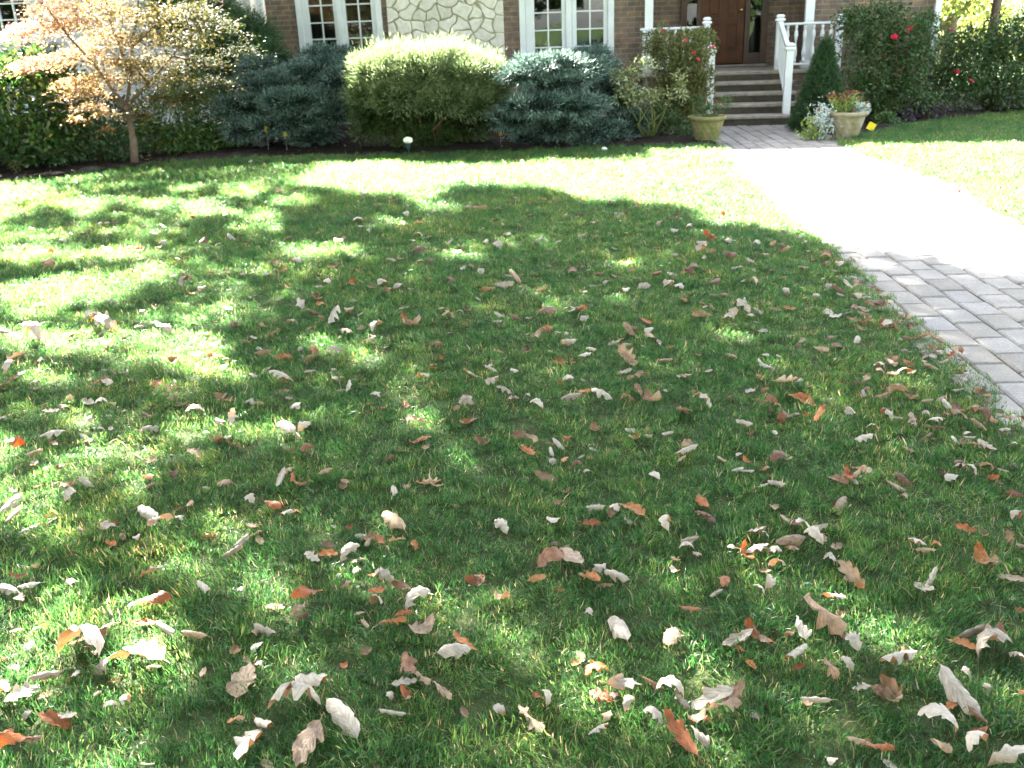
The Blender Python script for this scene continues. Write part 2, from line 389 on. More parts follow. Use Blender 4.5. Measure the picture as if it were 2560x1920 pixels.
def scatter(name, pts, rot, scl, coll, mat, label=None):
    me = bpy.data.meshes.new(name); me.vertices.add(len(pts)); me.vertices.foreach_set('co', pts.astype(np.float32).ravel())
    a = me.attributes.new('rot', 'FLOAT_VECTOR', 'POINT'); a.data.foreach_set('vector', rot.astype(np.float32).ravel())
    a = me.attributes.new('scl', 'FLOAT_VECTOR', 'POINT'); a.data.foreach_set('vector', scl.astype(np.float32).ravel())
    me.materials.append(mat)
    o = bpy.data.objects.new(name, me); C.objects.link(o)
    ng = bpy.data.node_groups.new(name, 'GeometryNodeTree')
    ng.interface.new_socket('Geometry', in_out='INPUT', socket_type='NodeSocketGeometry')
    ng.interface.new_socket('Geometry', in_out='OUTPUT', socket_type='NodeSocketGeometry')
    n = ng.nodes; l = ng.links
    gi = n.new('NodeGroupInput'); go = n.new('NodeGroupOutput'); ip = n.new('GeometryNodeInstanceOnPoints')
    ci = n.new('GeometryNodeCollectionInfo'); ci.inputs['Collection'].default_value = coll; ci.inputs['Separate Children'].default_value = True; ci.inputs['Reset Children'].default_value = True
    l.new(gi.outputs[0], ip.inputs['Points']); l.new(ci.outputs[0], ip.inputs['Instance']); ip.inputs['Pick Instance'].default_value = True
    for an, sk in (('rot', 'Rotation'), ('scl', 'Scale')):
        na = n.new('GeometryNodeInputNamedAttribute'); na.data_type = 'FLOAT_VECTOR'; na.inputs['Name'].default_value = an
        l.new(na.outputs[0], ip.inputs[sk])
    l.new(ip.outputs[0], go.inputs[0])
    md = o.modifiers.new('scatter', 'NODES'); md.node_group = ng
    tag(o, kind='stuff')
    if label: o['label'] = label
    return o
def lawn_points(poly, zones):
    out = []; sc = []
    for (y0, y1, dens, s) in zones:
        sp = 1 / sqrt(dens); gx, gy = np.meshgrid(np.arange(-13, 14, sp), np.arange(y0, y1, sp)); n = gx.size
        P = np.stack([gx.ravel(), gy.ravel()], 1) + rng.uniform(-.5, .5, (n, 2)) * sp
        # where the photograph, or a camera a step aside, could look
        vis = np.abs(P[:, 0]) < (P[:, 1] * .64 + 2.8)
        P = P[vis & in_poly(P, poly)]
        out.append(P); sc.append(np.full(len(P), s))
    return np.concatenate(out), np.concatenate(sc)
def make_grass(poly, name, label):
    P, s = lawn_points(poly, [(.6, 3.2, 260, 1.0), (3.2, 6, 200, 1.05), (6, 9, 170, 1.15), (9, 15.5, 170, 1.3)])
    n = len(P)
    cx_ = .38 * np.sin(P[:, 0] * 6.1 + 2 * np.sin(P[:, 1] * 4.3)); cy_ = .38 * np.cos(P[:, 1] * 5.3 + 2 * np.sin(P[:, 0] * 3.7))
    lump = .92 + .15 * np.sin(P[:, 0] * 13 + 2 * np.sin(P[:, 1] * 7)) * np.sin(P[:, 1] * 11 + 2 * np.sin(P[:, 0] * 8)) + .10 * np.sin(P[:, 0] * 3.1 + 1.3 * np.sin(P[:, 1] * 2.3)) * np.cos(P[:, 1] * 2.7)
    z = np.zeros(n)
    rot = np.stack([rng.normal(0, .10, n) + cx_, rng.normal(0, .10, n) + cy_, rng.uniform(0, 2 * pi, n)], 1)
    sz = s * lump * rng.uniform(.8, 1.15, n)
    scl = np.stack([s, s, sz], 1)
    return scatter(name, np.stack([P[:, 0], P[:, 1], z], 1), rot, scl, clump_col, m_grass, label)
make_grass(LAWN_L, 'lawn_grass', 'short green lawn grass in dappled shade, left of the paver path')
make_grass(LAWN_R, 'lawn_grass', 'short lawn grass to the right of the paver path')

# ------------------------------------------------------------------ the brick house
HO = (2.0, 16.2, 0.0); HR = radians(-8)
hU = np.array([cos(HR), sin(HR), 0]); hV = np.array([-sin(HR), cos(HR), 0])
def hw(u, v, z=0): return np.array(HO) + hU * u + hV * v + np.array([0, 0, z])

def brick_mat():
    m, nt, n, l, b = new_mat('house_brick')
    tc = n.new('ShaderNodeTexCoord'); sp = n.new('ShaderNodeSeparateXYZ'); cb = n.new('ShaderNodeCombineXYZ'); ad = node(n, 'ShaderNodeMath', operation='ADD')
    l.new(tc.outputs['Object'], sp.inputs[0]); l.new(sp.outputs['X'], ad.inputs[0]); l.new(sp.outputs['Y'], ad.inputs[1]); l.new(ad.outputs[0], cb.inputs['X']); l.new(sp.outputs['Z'], cb.inputs['Y'])
    nz = n.new('ShaderNodeTexNoise'); nz.inputs['Scale'].default_value = 9; l.new(cb.outputs[0], nz.inputs['Vector'])
    vm = node(n, 'ShaderNodeVectorMath', operation='MULTIPLY_ADD'); vm.inputs[1].default_value = (.012, .012, 0); l.new(nz.outputs['Color'], vm.inputs[0]); l.new(cb.outputs[0], vm.inputs[2])
    br = n.new('ShaderNodeTexBrick'); br.offset = .5; br.inputs['Scale'].default_value = 1; br.inputs['Brick Width'].default_value = .21; br.inputs['Row Height'].default_value = .079; br.inputs['Mortar Size'].default_value = .0085; br.inputs['Mortar Smooth'].default_value = .3
    br.inputs['Color1'].default_value = (.172, .112, .080, 1); br.inputs['Color2'].default_value = (.108, .082, .066, 1); br.inputs['Mortar'].default_value = (.215, .19, .145, 1); br.inputs['Bias'].default_value = -.1
    l.new(vm.outputs[0], br.inputs['Vector'])
    n2 = n.new('ShaderNodeTexNoise'); n2.inputs['Scale'].default_value = 7; n2.inputs['Detail'].default_value = 8; l.new(cb.outputs[0], n2.inputs['Vector'])
    r2 = ramp(n, [(.3, (.62, .62, .66)), (.5, (1, 1, 1)), (.7, (1.35, 1.2, .95))]); l.new(n2.outputs['Fac'], r2.inputs[0])
    mx = node(n, 'ShaderNodeMix', data_type='RGBA', blend_type='MULTIPLY'); mx.inputs[0].default_value = 1; l.new(br.outputs['Color'], mx.inputs[6]); l.new(r2.outputs[0], mx.inputs[7]); l.new(mx.outputs[2], b.inputs['Base Color'])
    bp = n.new('ShaderNodeBump'); bp.inputs['Strength'].default_value = .9; bp.inputs['Distance'].default_value = .006; bp.invert = True; l.new(br.outputs['Fac'], bp.inputs['Height']); l.new(bp.outputs[0], b.inputs['Normal'])
    b.inputs['Roughness'].default_value = .9
    return m
m_brick = brick_mat()
m_white = plain('white_paint', (.64, .66, .66), .45, .4, .05, 6)
m_trim = plain('window_paint', (.60, .63, .63), .4, .45, .05, 5)
m_stone_tread = plain('bluestone_tread', (.28, .245, .20), .8, .3, .18, 9, .4)
m_stone_riser = plain('stone_riser', (.07, .06, .045), .9, .2, .2, 12, .5)
m_wood = plain('stained_door_wood', (.085, .027, .008), .5, .25, .16, 5, .15, var2=(.045, .013, .004))
m_wood2 = plain('door_frame_wood', (.055, .020, .010), .45, .4, .16, 5, .15)
m_conc = plain('concrete', (.30, .29, .27), .9, .2, .12, 6, .4)
m_roof = plain('roof_shingle', (.07, .065, .06), .95, .2, .2, 14, .6)
m_dark = plain('room_dark', (.035, .03, .028), .9, .2, .1, 2)
m_curtain = plain('curtain_cloth', (.30, .32, .26), .9, .1, .1, 5)
m_brass = plain('brass', (.55, .40, .16), .3, .5, .05, 5, 0, 1.0)
def glass_mat():
    m, nt, n, l, b = new_mat('window_glass')
    b.inputs['Base Color'].default_value = (.9, .95, .95, 1); b.inputs['Roughness'].default_value = .02; b.inputs['Transmission Weight'].default_value = 1; b.inputs['IOR'].default_value = 1.45
    b.inputs['Specular IOR Level'].default_value = .36
    tr = n.new('ShaderNodeBsdfTransparent'); tr.inputs[0].default_value = (.72, .76, .76, 1)
    gl = n.new('ShaderNodeBsdfGlossy'); gl.inputs['Roughness'].default_value = .015; fr = n.new('ShaderNodeFresnel'); fr.inputs[0].default_value = 1.45
    tc = n.new('ShaderNodeTexCoord'); no = n.new('ShaderNodeTexNoise'); no.inputs['Scale'].default_value = 3; l.new(tc.outputs['Object'], no.inputs['Vector'])
    bp = n.new('ShaderNodeBump'); bp.inputs['Strength'].default_value = .15; bp.inputs['Distance'].default_value = .01; l.new(no.outputs['Fac'], bp.inputs['Height']); l.new(bp.outputs[0], gl.inputs['Normal'])
    ms = n.new('ShaderNodeMixShader'); mm = node(n, 'ShaderNodeMath', operation='MULTIPLY_ADD'); mm.inputs[1].default_value = 1.0; mm.inputs[2].default_value = .0
    l.new(fr.outputs[0], mm.inputs[0]); l.new(mm.outputs[0], ms.inputs[0]); l.new(tr.outputs[0], ms.inputs[1]); l.new(gl.outputs[0], ms.inputs[2]); l.new(ms.outputs[0], n['Material Output'].inputs[0])
    return m
m_glass = glass_mat()

house = empty('brick_house', HO, HR)
tag(house, 'brown brick house with white casement windows, pale fieldstone panel and recessed wooden front door', 'house')
EZ = 3.48
wm = MB(); b = wm.box
ZB = .34   # top of the concrete foundation
for (u0, u1, z0, z1) in [(-5.98, -5.44, ZB, EZ), (-5.44, -3.97, ZB, .96), (-5.44, -3.97, 2.9, EZ), (-3.97, -1.66, ZB, EZ), (-1.66, -.12, ZB, .96), (-1.66, -.12, 2.9, EZ), (-.12, .42, ZB, EZ), (.42, 2.98, 2.95, EZ), (2.98, 4.92, ZB, EZ)]:
    b(u0, u1, 0, .25, z0, z1)
b(.17, .42, .25, 1.2, .45, 2.95); b(2.98, 3.23, .25, 1.2, .45, 2.95)      # sides of the porch recess
b(.17, 1.0, 1.2, 1.45, .45, 2.95); b(2.46, 3.23, 1.2, 1.45, .45, 2.95); b(1.0, 2.46, 1.2, 1.45, 2.82, 2.95)
b(-5.98, -5.73, .25, 9, ZB, EZ); b(4.67, 4.92, .25, 9, ZB, EZ); b(-5.73, 4.67, 8.75, 9, ZB, EZ)
wm.build('wall', m_brick, house)
f = MB(); f.box(-6.02, .40, -.04, .25, -.05, ZB); f.box(3.4, 4.96, -.04, .25, -.05, ZB); f.box(-6.02, -5.7, .25, 9, -.05, ZB); f.box(4.66, 4.96, .25, 9, -.05, ZB); f.build('foundation', m_conc, house)
c_ = MB(); c_.box(.42, 2.98, .0, 1.2, 2.86, 2.95); c_.build('porch_ceiling', m_white, house)
r_ = MB()
# gable roof, ridge along u; thickness .14
sl = .5; yr = 4.5
def roofside(y0, y1, z0, z1, t=.14):
    r_.add([(-6.35, y0, z0), (5.45, y0, z0), (5.45, y1, z1), (-6.35, y1, z1), (-6.35, y0, z0 + t), (5.45, y0, z0 + t), (5.45, y1, z1 + t), (-6.35, y1, z1 + t)],
           [(0, 3, 2, 1), (4, 5, 6, 7), (0, 1, 5, 4), (2, 3, 7, 6), (0, 4, 7, 3), (1, 2, 6, 5)])
roofside(-.42, yr, EZ - .02, EZ - .02 + (yr + .42) * sl); roofside(9.42, yr + .001, EZ - .02, EZ - .02 + (yr + .42) * sl)
roof = r_.build('roof', m_roof, house)
gt = MB(); gt.box(-6.35, 5.45, -.53, -.43, EZ - .04, EZ + .09); gt.build('gutter', m_white, roof)
for u0, u1 in ((-5.98, -5.73), (4.67, 4.92)):
    gb = MB(); gb.add([(u0, 0, EZ), (u1, 0, EZ), (u1, 9, EZ), (u0, 9, EZ), (u0, 4.5, EZ + 2.2), (u1, 4.5, EZ + 2.2)], [(0, 1, 5, 4), (2, 3, 4, 5), (0, 4, 3), (1, 2, 5), (0, 3, 2, 1)]); gb.build('gable', m_brick, house)
# rooms behind the glass
rm = MB(); rm.box(-5.7, .1, .27, 3.8, .3, 3.0); rm.build('room', m_dark, house)
# fieldstone panel
def stone_panel():
    u0, u1, z0, z1 = -3.87, -1.92, ZB, 3.2
    nx, nz = 260, 380
    xs = np.linspace(u0, u1, nx); zs = np.linspace(z0, z1, nz); X, Z = np.meshgrid(xs, zs)
    g = np.random.default_rng(8)
    S = []
    for i in np.arange(u0 - .2, u1 + .2, .235):
        for j in np.arange(z0 - .2, z1 + .2, .20):
            S.append((i + g.uniform(-.1, .1), j + g.uniform(-.085, .085)))
    S = np.array(S); tilt = g.normal(0, .045, (len(S), 2)); hgt = g.uniform(-.006, .008, len(S)); tn = g.random(len(S))
    wx = X + .018 * np.sin(Z * 19 + X * 7) + .012 * np.sin(X * 31); wz = Z + .018 * np.sin(X * 17) + .01 * np.sin(X * 29 + Z * 23)
    d1 = np.full(X.shape, 9.); d2 = np.full(X.shape, 9.); k = np.zeros(X.shape, int)
    for i, (sx, sz) in enumerate(S):
        d = np.sqrt((wx - sx) ** 2 + ((wz - sz) * 1.15) ** 2); c = d < d1
        d2 = np.where(c, d1, np.minimum(d2, d)); k = np.where(c, i, k); d1 = np.where(c, d, d1)
    e = d2 - d1; s = np.clip(e / .035, 0, 1); s = s * s * (3 - 2 * s)
    h = s * (.028 + hgt[k] + tilt[k, 0] * (X - S[k, 0]) + tilt[k, 1] * (Z - S[k, 1])) + .0018 * g.normal(size=X.shape) * s
    V = np.stack([X.ravel(), -(.012 + h).ravel(), Z.ravel()], 1)
    ids = np.arange(nx * nz).reshape(nz, nx)
    F = np.stack([ids[:-1, :-1].ravel(), ids[:-1, 1:].ravel(), ids[1:, 1:].ravel(), ids[1:, :-1].ravel()], 1)
    m, nt, n, l, b = new_mat('pale_fieldstone')
    a = node(n, 'ShaderNodeAttribute'); a.attribute_name = 'joint'; a2 = node(n, 'ShaderNodeAttribute'); a2.attribute_name = 'tint'
    r = ramp(n, [(0, (.54, .52, .455)), (.5, (.66, .635, .565)), (1, (.58, .56, .51))]); l.new(a2.outputs['Fac'], r.inputs[0])
    tc = n.new('ShaderNodeTexCoord'); no = n.new('ShaderNodeTexNoise'); no.inputs['Scale'].default_value = 16; no.inputs['Detail'].default_value = 8; l.new(tc.outputs['Object'], no.inputs['Vector'])
    r2 = ramp(n, [(.3, (.82, .82, .76)), (.7, (1.06, 1.06, 1.05))]); l.new(no.outputs['Fac'], r2.inputs[0])
    mx = node(n, 'ShaderNodeMix', data_type='RGBA', blend_type='MULTIPLY'); mx.inputs[0].default_value = 1; l.new(r.outputs[0], mx.inputs[6]); l.new(r2.outputs[0], mx.inputs[7])
    m3 = node(n, 'ShaderNodeMix', data_type='RGBA'); rj = ramp(n, [(.1, (0, 0, 0)), (.75, (1, 1, 1))]); l.new(a.outputs['Fac'], rj.inputs[0]); l.new(rj.outputs[0], m3.inputs[0]); m3.inputs[6].default_value = (.30, .27, .16, 1); l.new(mx.outputs[2], m3.inputs[7])
    l.new(m3.outputs[2], b.inputs['Base Color']); b.inputs['Roughness'].default_value = .85
    np_mesh('stone_panel', V, F, m, house, smooth=True, attrs={'joint': s.ravel(), 'tint': tn[k].ravel()})
stone_panel()

def window(u0, u1, spec, zlines, z0=.96, z1=2.9):
    """casing with two sashes; spec: pane spans in u"""
    w_ = MB(); 
    cas = .095
    w_.box(u0, u0 + cas, -.035, .12, z0, z1, .006); w_.box(u1 - cas, u1, -.035, .12, z0, z1, .006)
    w_.box(u0 + cas, u1 - cas, -.035, .12, z1 - .1, z1, .006)
    w_.box(u0 - .03, u1 + .03, -.075, -.036, z0 - .05, z0 + .02, .006); w_.box(u0 + cas, u1 - cas, -.035, .12, z0, z0 + .06, .006)
    mc = (spec[0][1] + spec[1][0]) / 2
    w_.box(mc - .045, mc + .045, -.03, .11, z0 + .06, z1 - .1, .006)
    win = w_.build('window', m_trim, house)
    for (a, c) in spec:
        left = u0 + cas if a < mc else mc + .045; right = mc - .045 if a < mc else u1 - cas
        s = MB(); s.box(left + .004, a, .0, .07, z0 + .064, z1 - .104, .008); s.box(c, right - .004, .0, .07, z0 + .064, z1 - .104, .008)
        s.box(a, c, .0, .07, z0 + .064, z0 + .12, .006); s.box(a, c, .0, .07, z1 - .16, z1 - .104, .006)
        mid = (a + c) / 2
        zl = [z0 + .12] + zlines + [z1 - .16]
        for z in zlines: s.box(a, c, .012, .055, z - .011, z + .011, .004)
        for i in range(len(zl) - 1): s.box(mid - .011, mid + .011, .014, .053, zl[i] + .011, zl[i + 1] - .011, .004)
        s.build('sash', m_trim, win)
        gl = MB(); gl.box(a + .001, c - .001, .03, .036, z0 + .121, z1 - .161); gl.build('pane', m_glass, win)
    return win
window(-5.44, -3.97, [(-5.23, -4.80), (-4.59, -4.15)], [1.15, 1.41, 1.67, 1.94, 2.2, 2.46])
window(-1.66, -.12, [(-1.42, -.97), (-.73, -.29)], [1.155, 1.42, 1.69, 1.96, 2.22, 2.48])
def curtain(u0, u1, y=.3):
    v = []; f = []; n = 40
    for i in range(n + 1):
        u = u0 + (u1 - u0) * i / n; yy = y + .03 * sin(i * 1.1)
        v += [(u, yy, .9), (u, yy, 2.9)]
    for i in range(n): f.append((2 * i, 2 * i + 2, 2 * i + 3, 2 * i + 1))
    c = MB().add(v, f).build('curtain', m_curtain, house, True)
    s = c.modifiers.new('s', 'SOLIDIFY'); s.thickness = .004
curtain(-5.30, -5.05)

# front door, side lights and frame
fr = MB(); fr.box(1.0, 1.10, 1.12, 1.3, .72, 2.82, .008); fr.box(1.27, 1.33, 1.13, 1.3, .72, 2.82, .006); fr.box(2.08, 2.16, 1.13, 1.3, .72, 2.82, .006); fr.box(2.36, 2.46, 1.12, 1.3, .72, 2.82, .008)
fr.box(1.10, 1.27, 1.14, 1.3, .72, .93); fr.box(2.16, 2.36, 1.14, 1.3, .72, .93); fr.box(1.10, 1.27, 1.14, 1.3, 2.72, 2.82); fr.box(2.16, 2.36, 1.14, 1.3, 2.72, 2.82); fr.box(1.33, 2.08, 1.14, 1.3, 2.76, 2.82)
frame = fr.build('door_frame', m_wood2, house)
for a, c in ((1.10, 1.27), (2.16, 2.36)):
    p = MB(); p.box(a + .001, c - .001, 1.2, 1.21, .931, 2.719); p.build('side_light', m_glass, frame)
dr = MB(); u0, u1 = 1.335, 2.075
dr.box(u0, u1, 1.215, 1.26, .755, 2.755)
ws = [(u0, u0 + .12), (1.645, 1.765), (u1 - .12, u1)]
rows = [.755, .755 + .22, 1.40, 1.40 + .13, 2.15, 2.28, 2.62, 2.755]
for a, c in ws: dr.box(a, c, 1.185, 1.2145, .755, 2.755, .006)
for z0_, z1_ in ((.755, .975), (1.40, 1.53), (2.15, 2.27), (2.62, 2.755)):
    for a, c in ((ws[0][1], ws[1][0]), (ws[1][1], ws[2][0])): dr.box(a + .0005, c - .0005, 1.188, 1.2145, z0_, z1_, .005)
for a, c in ((ws[0][1], ws[1][0]), (ws[1][1], ws[2][0])):
    for z0_, z1_ in ((.975, 1.40), (1.53, 2.15), (2.27, 2.62)): dr.box(a + .035, c - .035, 1.196, 1.2145, z0_ + .035, z1_ - .035, .012)
door = dr.build('door', m_wood, house)
k = MB(); k.lathe([(.012, 0), (.012, .03), (.03, .045), (.032, .065), (.015, .08)], n=14); kn = k.build('handle', m_brass, door, True); kn.rotation_euler = (radians(90), 0, 0); kn.location = (2.01, 1.185, 1.62)
bk = MB(); bk.box(.9, 2.6, 1.6, 3.5, .6, 3.0); bk.build('hallway', m_dark, house)
th = MB(); th.box(1.0, 2.46, .98, 1.14, .713, .745, .006); th.build('door_sill', m_stone_tread, house)
# porch floor and posts
pf = MB(); pf.box(.30, 3.45, -.42, 1.2, .65, .71, .012); pf.build('porch_floor', m_stone_tread, house)
pb = MB(); pb.box(.36, 3.39, -.36, -.02, 0, .648); pb.build('porch_base', m_brick, house)
for u in (.44, 2.93):
    p = MB(); p.box(u - .065, u + .065, -.20, -.07, .712, 2.86, .008); p.box(u - .085, u + .085, -.22, -.05, .712, .83, .008); p.box(u - .085, u + .085, -.22, -.05, 2.76, 2.859, .008)
    p.build('porch_post', m_white, house)
# right-corner downspout; the left one stands in for a pale wall strip
for u, nm in ((4.86, 'downspout'), (-6.04, 'downspout')):
    d = MB(); d.box(u - .045, u + .045, -.13, -.06, .12, EZ - .02, .01)
    for zz in (.6, 1.72, 2.6): d.box(u - .06, u + .06, -.135, -.05, zz, zz + .04)
    d.tube([(u, -.095, .14), (u, -.14, .07), (u, -.3, .04)], .04, 8)
    d.build(nm, m_white, house)

# steps
st = empty('entrance_steps', HO, HR); tag(st, 'short flight of stone steps with pale nosings climbing to the front door', 'steps')
SU0, SU1 = 1.22, 2.68
for i in range(5):
    vz = -1.62 + i * .30; z1 = .142 * (i + 1)
    if i == 4: continue
    t = MB(); t.box(SU0, SU1, vz - .025, vz + .30 - .002, z1 - .05, z1, .01)
    s_ = t.build('step', m_stone_tread, st)
    t = MB(); t.box(SU0 + .02, SU1 - .02, vz, vz + .299, (-.02 if i == 0 else .142 * i + .001), z1 - .051); t.build('riser', m_stone_riser, s_)
t = MB(); t.box(SU0 + .02, SU1 - .02, -.418, -.37, .569, .648); t.build('riser', m_stone_riser, st)

# railings
def newel(mb, u, v, z0, z1):
    mb.box(u - .052, u + .052, v - .052, v + .052, z0, z1 - .10, .006)
    mb.box(u - .072, u + .072, v - .072, v + .072, z1 - .10, z1 - .06, .01)
    mb.box(u - .062, u + .062, v - .062, v + .062, z1 - .06, z1, .025)
def stair_rail(u, label):
    e = empty('stair_railing', HO, HR); tag(e, label, 'railing', 'white railings beside the steps')
    for v, z0, z1 in ((-1.50, .143, 1.14), (-.30, .712, 1.53)):
        m = MB(); newel(m, u, v, z0, z1); m.build('newel_post', m_white, e)
    for nm, za, zb, hw_, hh in (('handrail', 1.02, 1.40, .032, .03), ('bottom_rail', .34, .86, .022, .022)):
        m = MB(); y0, y1 = -1.446, -.354
        m.add([(u + s * hw_, y, z + t * hh) for (y, z) in ((y0, za), (y1, zb)) for s, t in ((-1, -1), (1, -1), (1, 1), (-1, 1))], [(0, 1, 2, 3), (4, 7, 6, 5), (0, 4, 5, 1), (1, 5, 6, 2), (2, 6, 7, 3), (3, 7, 4, 0)])
        m.build(nm, m_white, e)
    for k_ in range(8):
        t = (k_ + 1) / 9; y = -1.446 + 1.092 * t
        m = MB(); m.box(u - .016, u + .016, y - .016, y + .016, .34 + .52 * t + .018, 1.02 + .38 * t - .026); m.build('baluster', m_white, e)
stair_rail(1.345, 'white stair railing on the left of the steps, partly behind the flowering bush')
stair_rail(2.47, 'white stair railing with capped newel posts on the right of the steps')
BAL = [(.018, 0), (.018, .06), (.012, .075), (.022, .10), (.026, .15), (.020, .21), (.010, .27), (.012, .29), (.010, .31), (.020, .36), (.026, .41), (.020, .46), (.012, .49), (.018, .50), (.018, .55)]
def porch_rail(u0, u1, label, v=-.30, endpost=None):
    e = empty('porch_railing', HO, HR); tag(e, label, 'railing', 'white porch railings with turned balusters')
    m = MB(); m.box(u0, u1, v - .035, v + .035, 1.365, 1.40, .008); m.build('handrail', m_white, e)
    m = MB(); m.box(u0, u1, v - .025, v + .025, .77, .80, .006); m.build('bottom_rail', m_white, e)
    n = int((u1 - u0) / .12)
    for k_ in range(n):
        m = MB(); m.lathe([(r * 1.25, z * (.565 / .55)) for r, z in BAL], u0 + (k_ + .5) * (u1 - u0) / n, v, 12, .80); m.build('baluster', m_white, e, True)
    if endpost is not None:
        m = MB(); newel(m, endpost, v, .712, 1.50); m.build('newel_post', m_white, e)
porch_rail(.30, 1.29, 'white porch railing behind the flowering bush, left of the front door')
porch_rail(2.525, 3.32, 'white porch railing with vase-shaped balusters, right of the steps', endpost=3.375)

# ------------------------------------------------------------------ the white house on the left
wh = empty('white_house', (-10.2, 18.1, 0), radians(2)); tag(wh, 'pale white-sided house with a white framed window behind the Japanese maple', 'house')
m_siding = plain('white_siding', (.46, .48, .50), .6, .3, .05, 3)
s = MB()
def siding(x0, x1, z0, z1):
    z = z0
    while z < z1 - .01:
        zz = min(z + .12, z1)
        s.add([(x0, -.022, z), (x1, -.022, z), (x1, -.004, zz), (x0, -.004, zz), (x0, .02, z), (x1, .02, z), (x1, .02, zz), (x0, .02, zz)], [(0, 1, 2, 3), (4, 7, 6, 5), (0, 4, 5, 1), (3, 2, 6, 7), (0, 3, 7, 4), (1, 5, 6, 2)]); z += .12
siding(-6, -.05, .3, 1.55); siding(1.95, 5.4, .3, 5.2); siding(-.05, 1.95, .3, 1.55); siding(-6, -.05, 1.55, 5.2); siding(-.05, 1.95, 3.2, 5.2)
s.build('wall', m_siding, wh)
s = MB(); s.box(-6, 5.4, .03, .25, 0, 1.55); s.box(-6, -.1, .03, .25, 1.55, 5.2); s.box(2.0, 5.4, .03, .25, 1.55, 5.2); s.box(-.1, 2.0, .03, .25, 3.2, 5.2); s.box(-6, -5.8, .25, 8, 0, 5.2); s.box(5.2, 5.4, .25, 8, 0, 5.2); s.build('inner_wall', m_siding, wh)
s = MB(); s.box(-.05, .12, -.06, .2, 1.56, 3.2, .008); s.box(1.78, 1.95, -.06, .2, 1.56, 3.2, .008); s.box(.12, 1.78, -.06, .2, 3.05, 3.2, .008); s.box(.86, 1.0, -.05, .2, 1.64, 3.05, .008); s.box(-.2, 2.1, -.16, -.024, 1.5, 1.56, .01); s.box(-.1, 2.0, -.10, -.024, 1.36, 1.5, .01); s.box(.12, 1.78, -.06, .2, 1.56, 1.64, .008)
for a, c in ((.12, .86), (1.0, 1.78)):
    for i in range(1, 3): s.box(a + (c - a) * i / 3 - .012, a + (c - a) * i / 3 + .012, -.02, .03, 1.64, 3.05)
    for z in (1.93, 2.2, 2.47, 2.75): s.box(a, c, -.018, .028, z - .011, z + .011)
wf = s.build('window', m_trim, wh)
s = MB(); s.box(.12, 1.78, .06, .07, 1.645, 3.049); s.build('pane', m_glass, wf)
s = MB(); s.box(-.5, 2.4, .3, 3, 1.2, 3.4); s.build('room', m_dark, wh)
s = MB(); s.box(5.26, 5.52, -.07, .04, 0, 5.2, .01); s.box(5.60, 5.74, -.06, .3, 0, 5.2, .01); s.box(4.72, 4.86, -.06, -.023, 0, 5.2, .01); s.build('corner_board', m_white, wh)
s = MB(); s.add([(-6.4, -.45, 5.2), (5.8, -.45, 5.2), (5.8, 4, 7.2), (-6.4, 4, 7.2), (5.8, 8.4, 5.2), (-6.4, 8.4, 5.2), (-6.4, -.45, 5.1), (5.8, -.45, 5.1), (5.8, 8.4, 5.1), (-6.4, 8.4, 5.1)], [(0, 1, 2, 3), (3, 2, 4, 5), (6, 9, 8, 7), (0, 6, 7, 1), (5, 4, 8, 9), (0, 3, 5, 9, 6), (1, 7, 8, 4, 2)]); s.build('roof', m_roof, wh)

# ------------------------------------------------------------------ shrubs and trees
def Bp(px, py, Y, rx, ry, rz):
    p = at(px, py, Y); return (p[0], p[1], p[2], rx, ry, rz)
m_bark = plain('grey_bark', (.16, .12, .085), .9, .2, .2, 20, .6)
m_stem = plain('brown_stem', (.085, .055, .03), .9, .2, .2, 20, .5)
m_gstem = plain('green_stem', (.09, .11, .03), .7, .3, .1, 10)
fm_blue = foliage_mat('blue_needles', [(0, (.007, .016, .012)), (.45, (.026, .058, .044)), (1, (.20, .29, .24))], .55, .3, .15)  # pale end raised so the needle tips look sunlit
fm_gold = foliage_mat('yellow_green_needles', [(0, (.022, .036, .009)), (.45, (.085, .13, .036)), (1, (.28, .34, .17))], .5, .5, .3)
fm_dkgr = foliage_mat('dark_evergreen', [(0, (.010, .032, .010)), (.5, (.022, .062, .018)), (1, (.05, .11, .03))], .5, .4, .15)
fm_leaf = foliage_mat('shrub_leaf', [(0, (.018, .05, .012)), (.5, (.04, .10, .02)), (.85, (.075, .15, .03)), (1, (.22, .20, .04))], .4, .45, .3)
fm_olive = foliage_mat('olive_leaf', [(0, (.035, .05, .012)), (.5, (.09, .11, .025)), (.85, (.16, .17, .05)), (1, (.26, .18, .05))], .42, .5, .35)
fm_rose = foliage_mat('rose_leaf', [(0, (.018, .045, .012)), (.5, (.035, .085, .02)), (.8, (.06, .12, .03)), (1, (.10, .06, .03))], .45, .4, .3)
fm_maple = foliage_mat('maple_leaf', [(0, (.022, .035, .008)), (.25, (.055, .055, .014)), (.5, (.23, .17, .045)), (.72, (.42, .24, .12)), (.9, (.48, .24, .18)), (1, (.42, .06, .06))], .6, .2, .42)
fm_far = foliage_mat('far_sunlit_leaf', [(0, (.05, .08, .012)), (.5, (.14, .17, .03)), (1, (.26, .27, .07))], .5, .3, .45)
fm_oak = foliage_mat('oak_leaf_green', [(0, (.02, .045, .01)), (1, (.05, .075, .02))], .6, .2, .06)
fm_silver = foliage_mat('silver_leaf', [(0, (.30, .36, .36)), (1, (.55, .6, .6))], .7, .2, .15)
fm_lime = foliage_mat('lime_leaf', [(0, (.12, .18, .03)), (1, (.30, .38, .09))], .5, .3, .3)
fm_hosta = foliage_mat('hosta_leaf', [(0, (.018, .05, .018)), (.6, (.045, .10, .035)), (1, (.09, .15, .06))], .35, .5, .25)

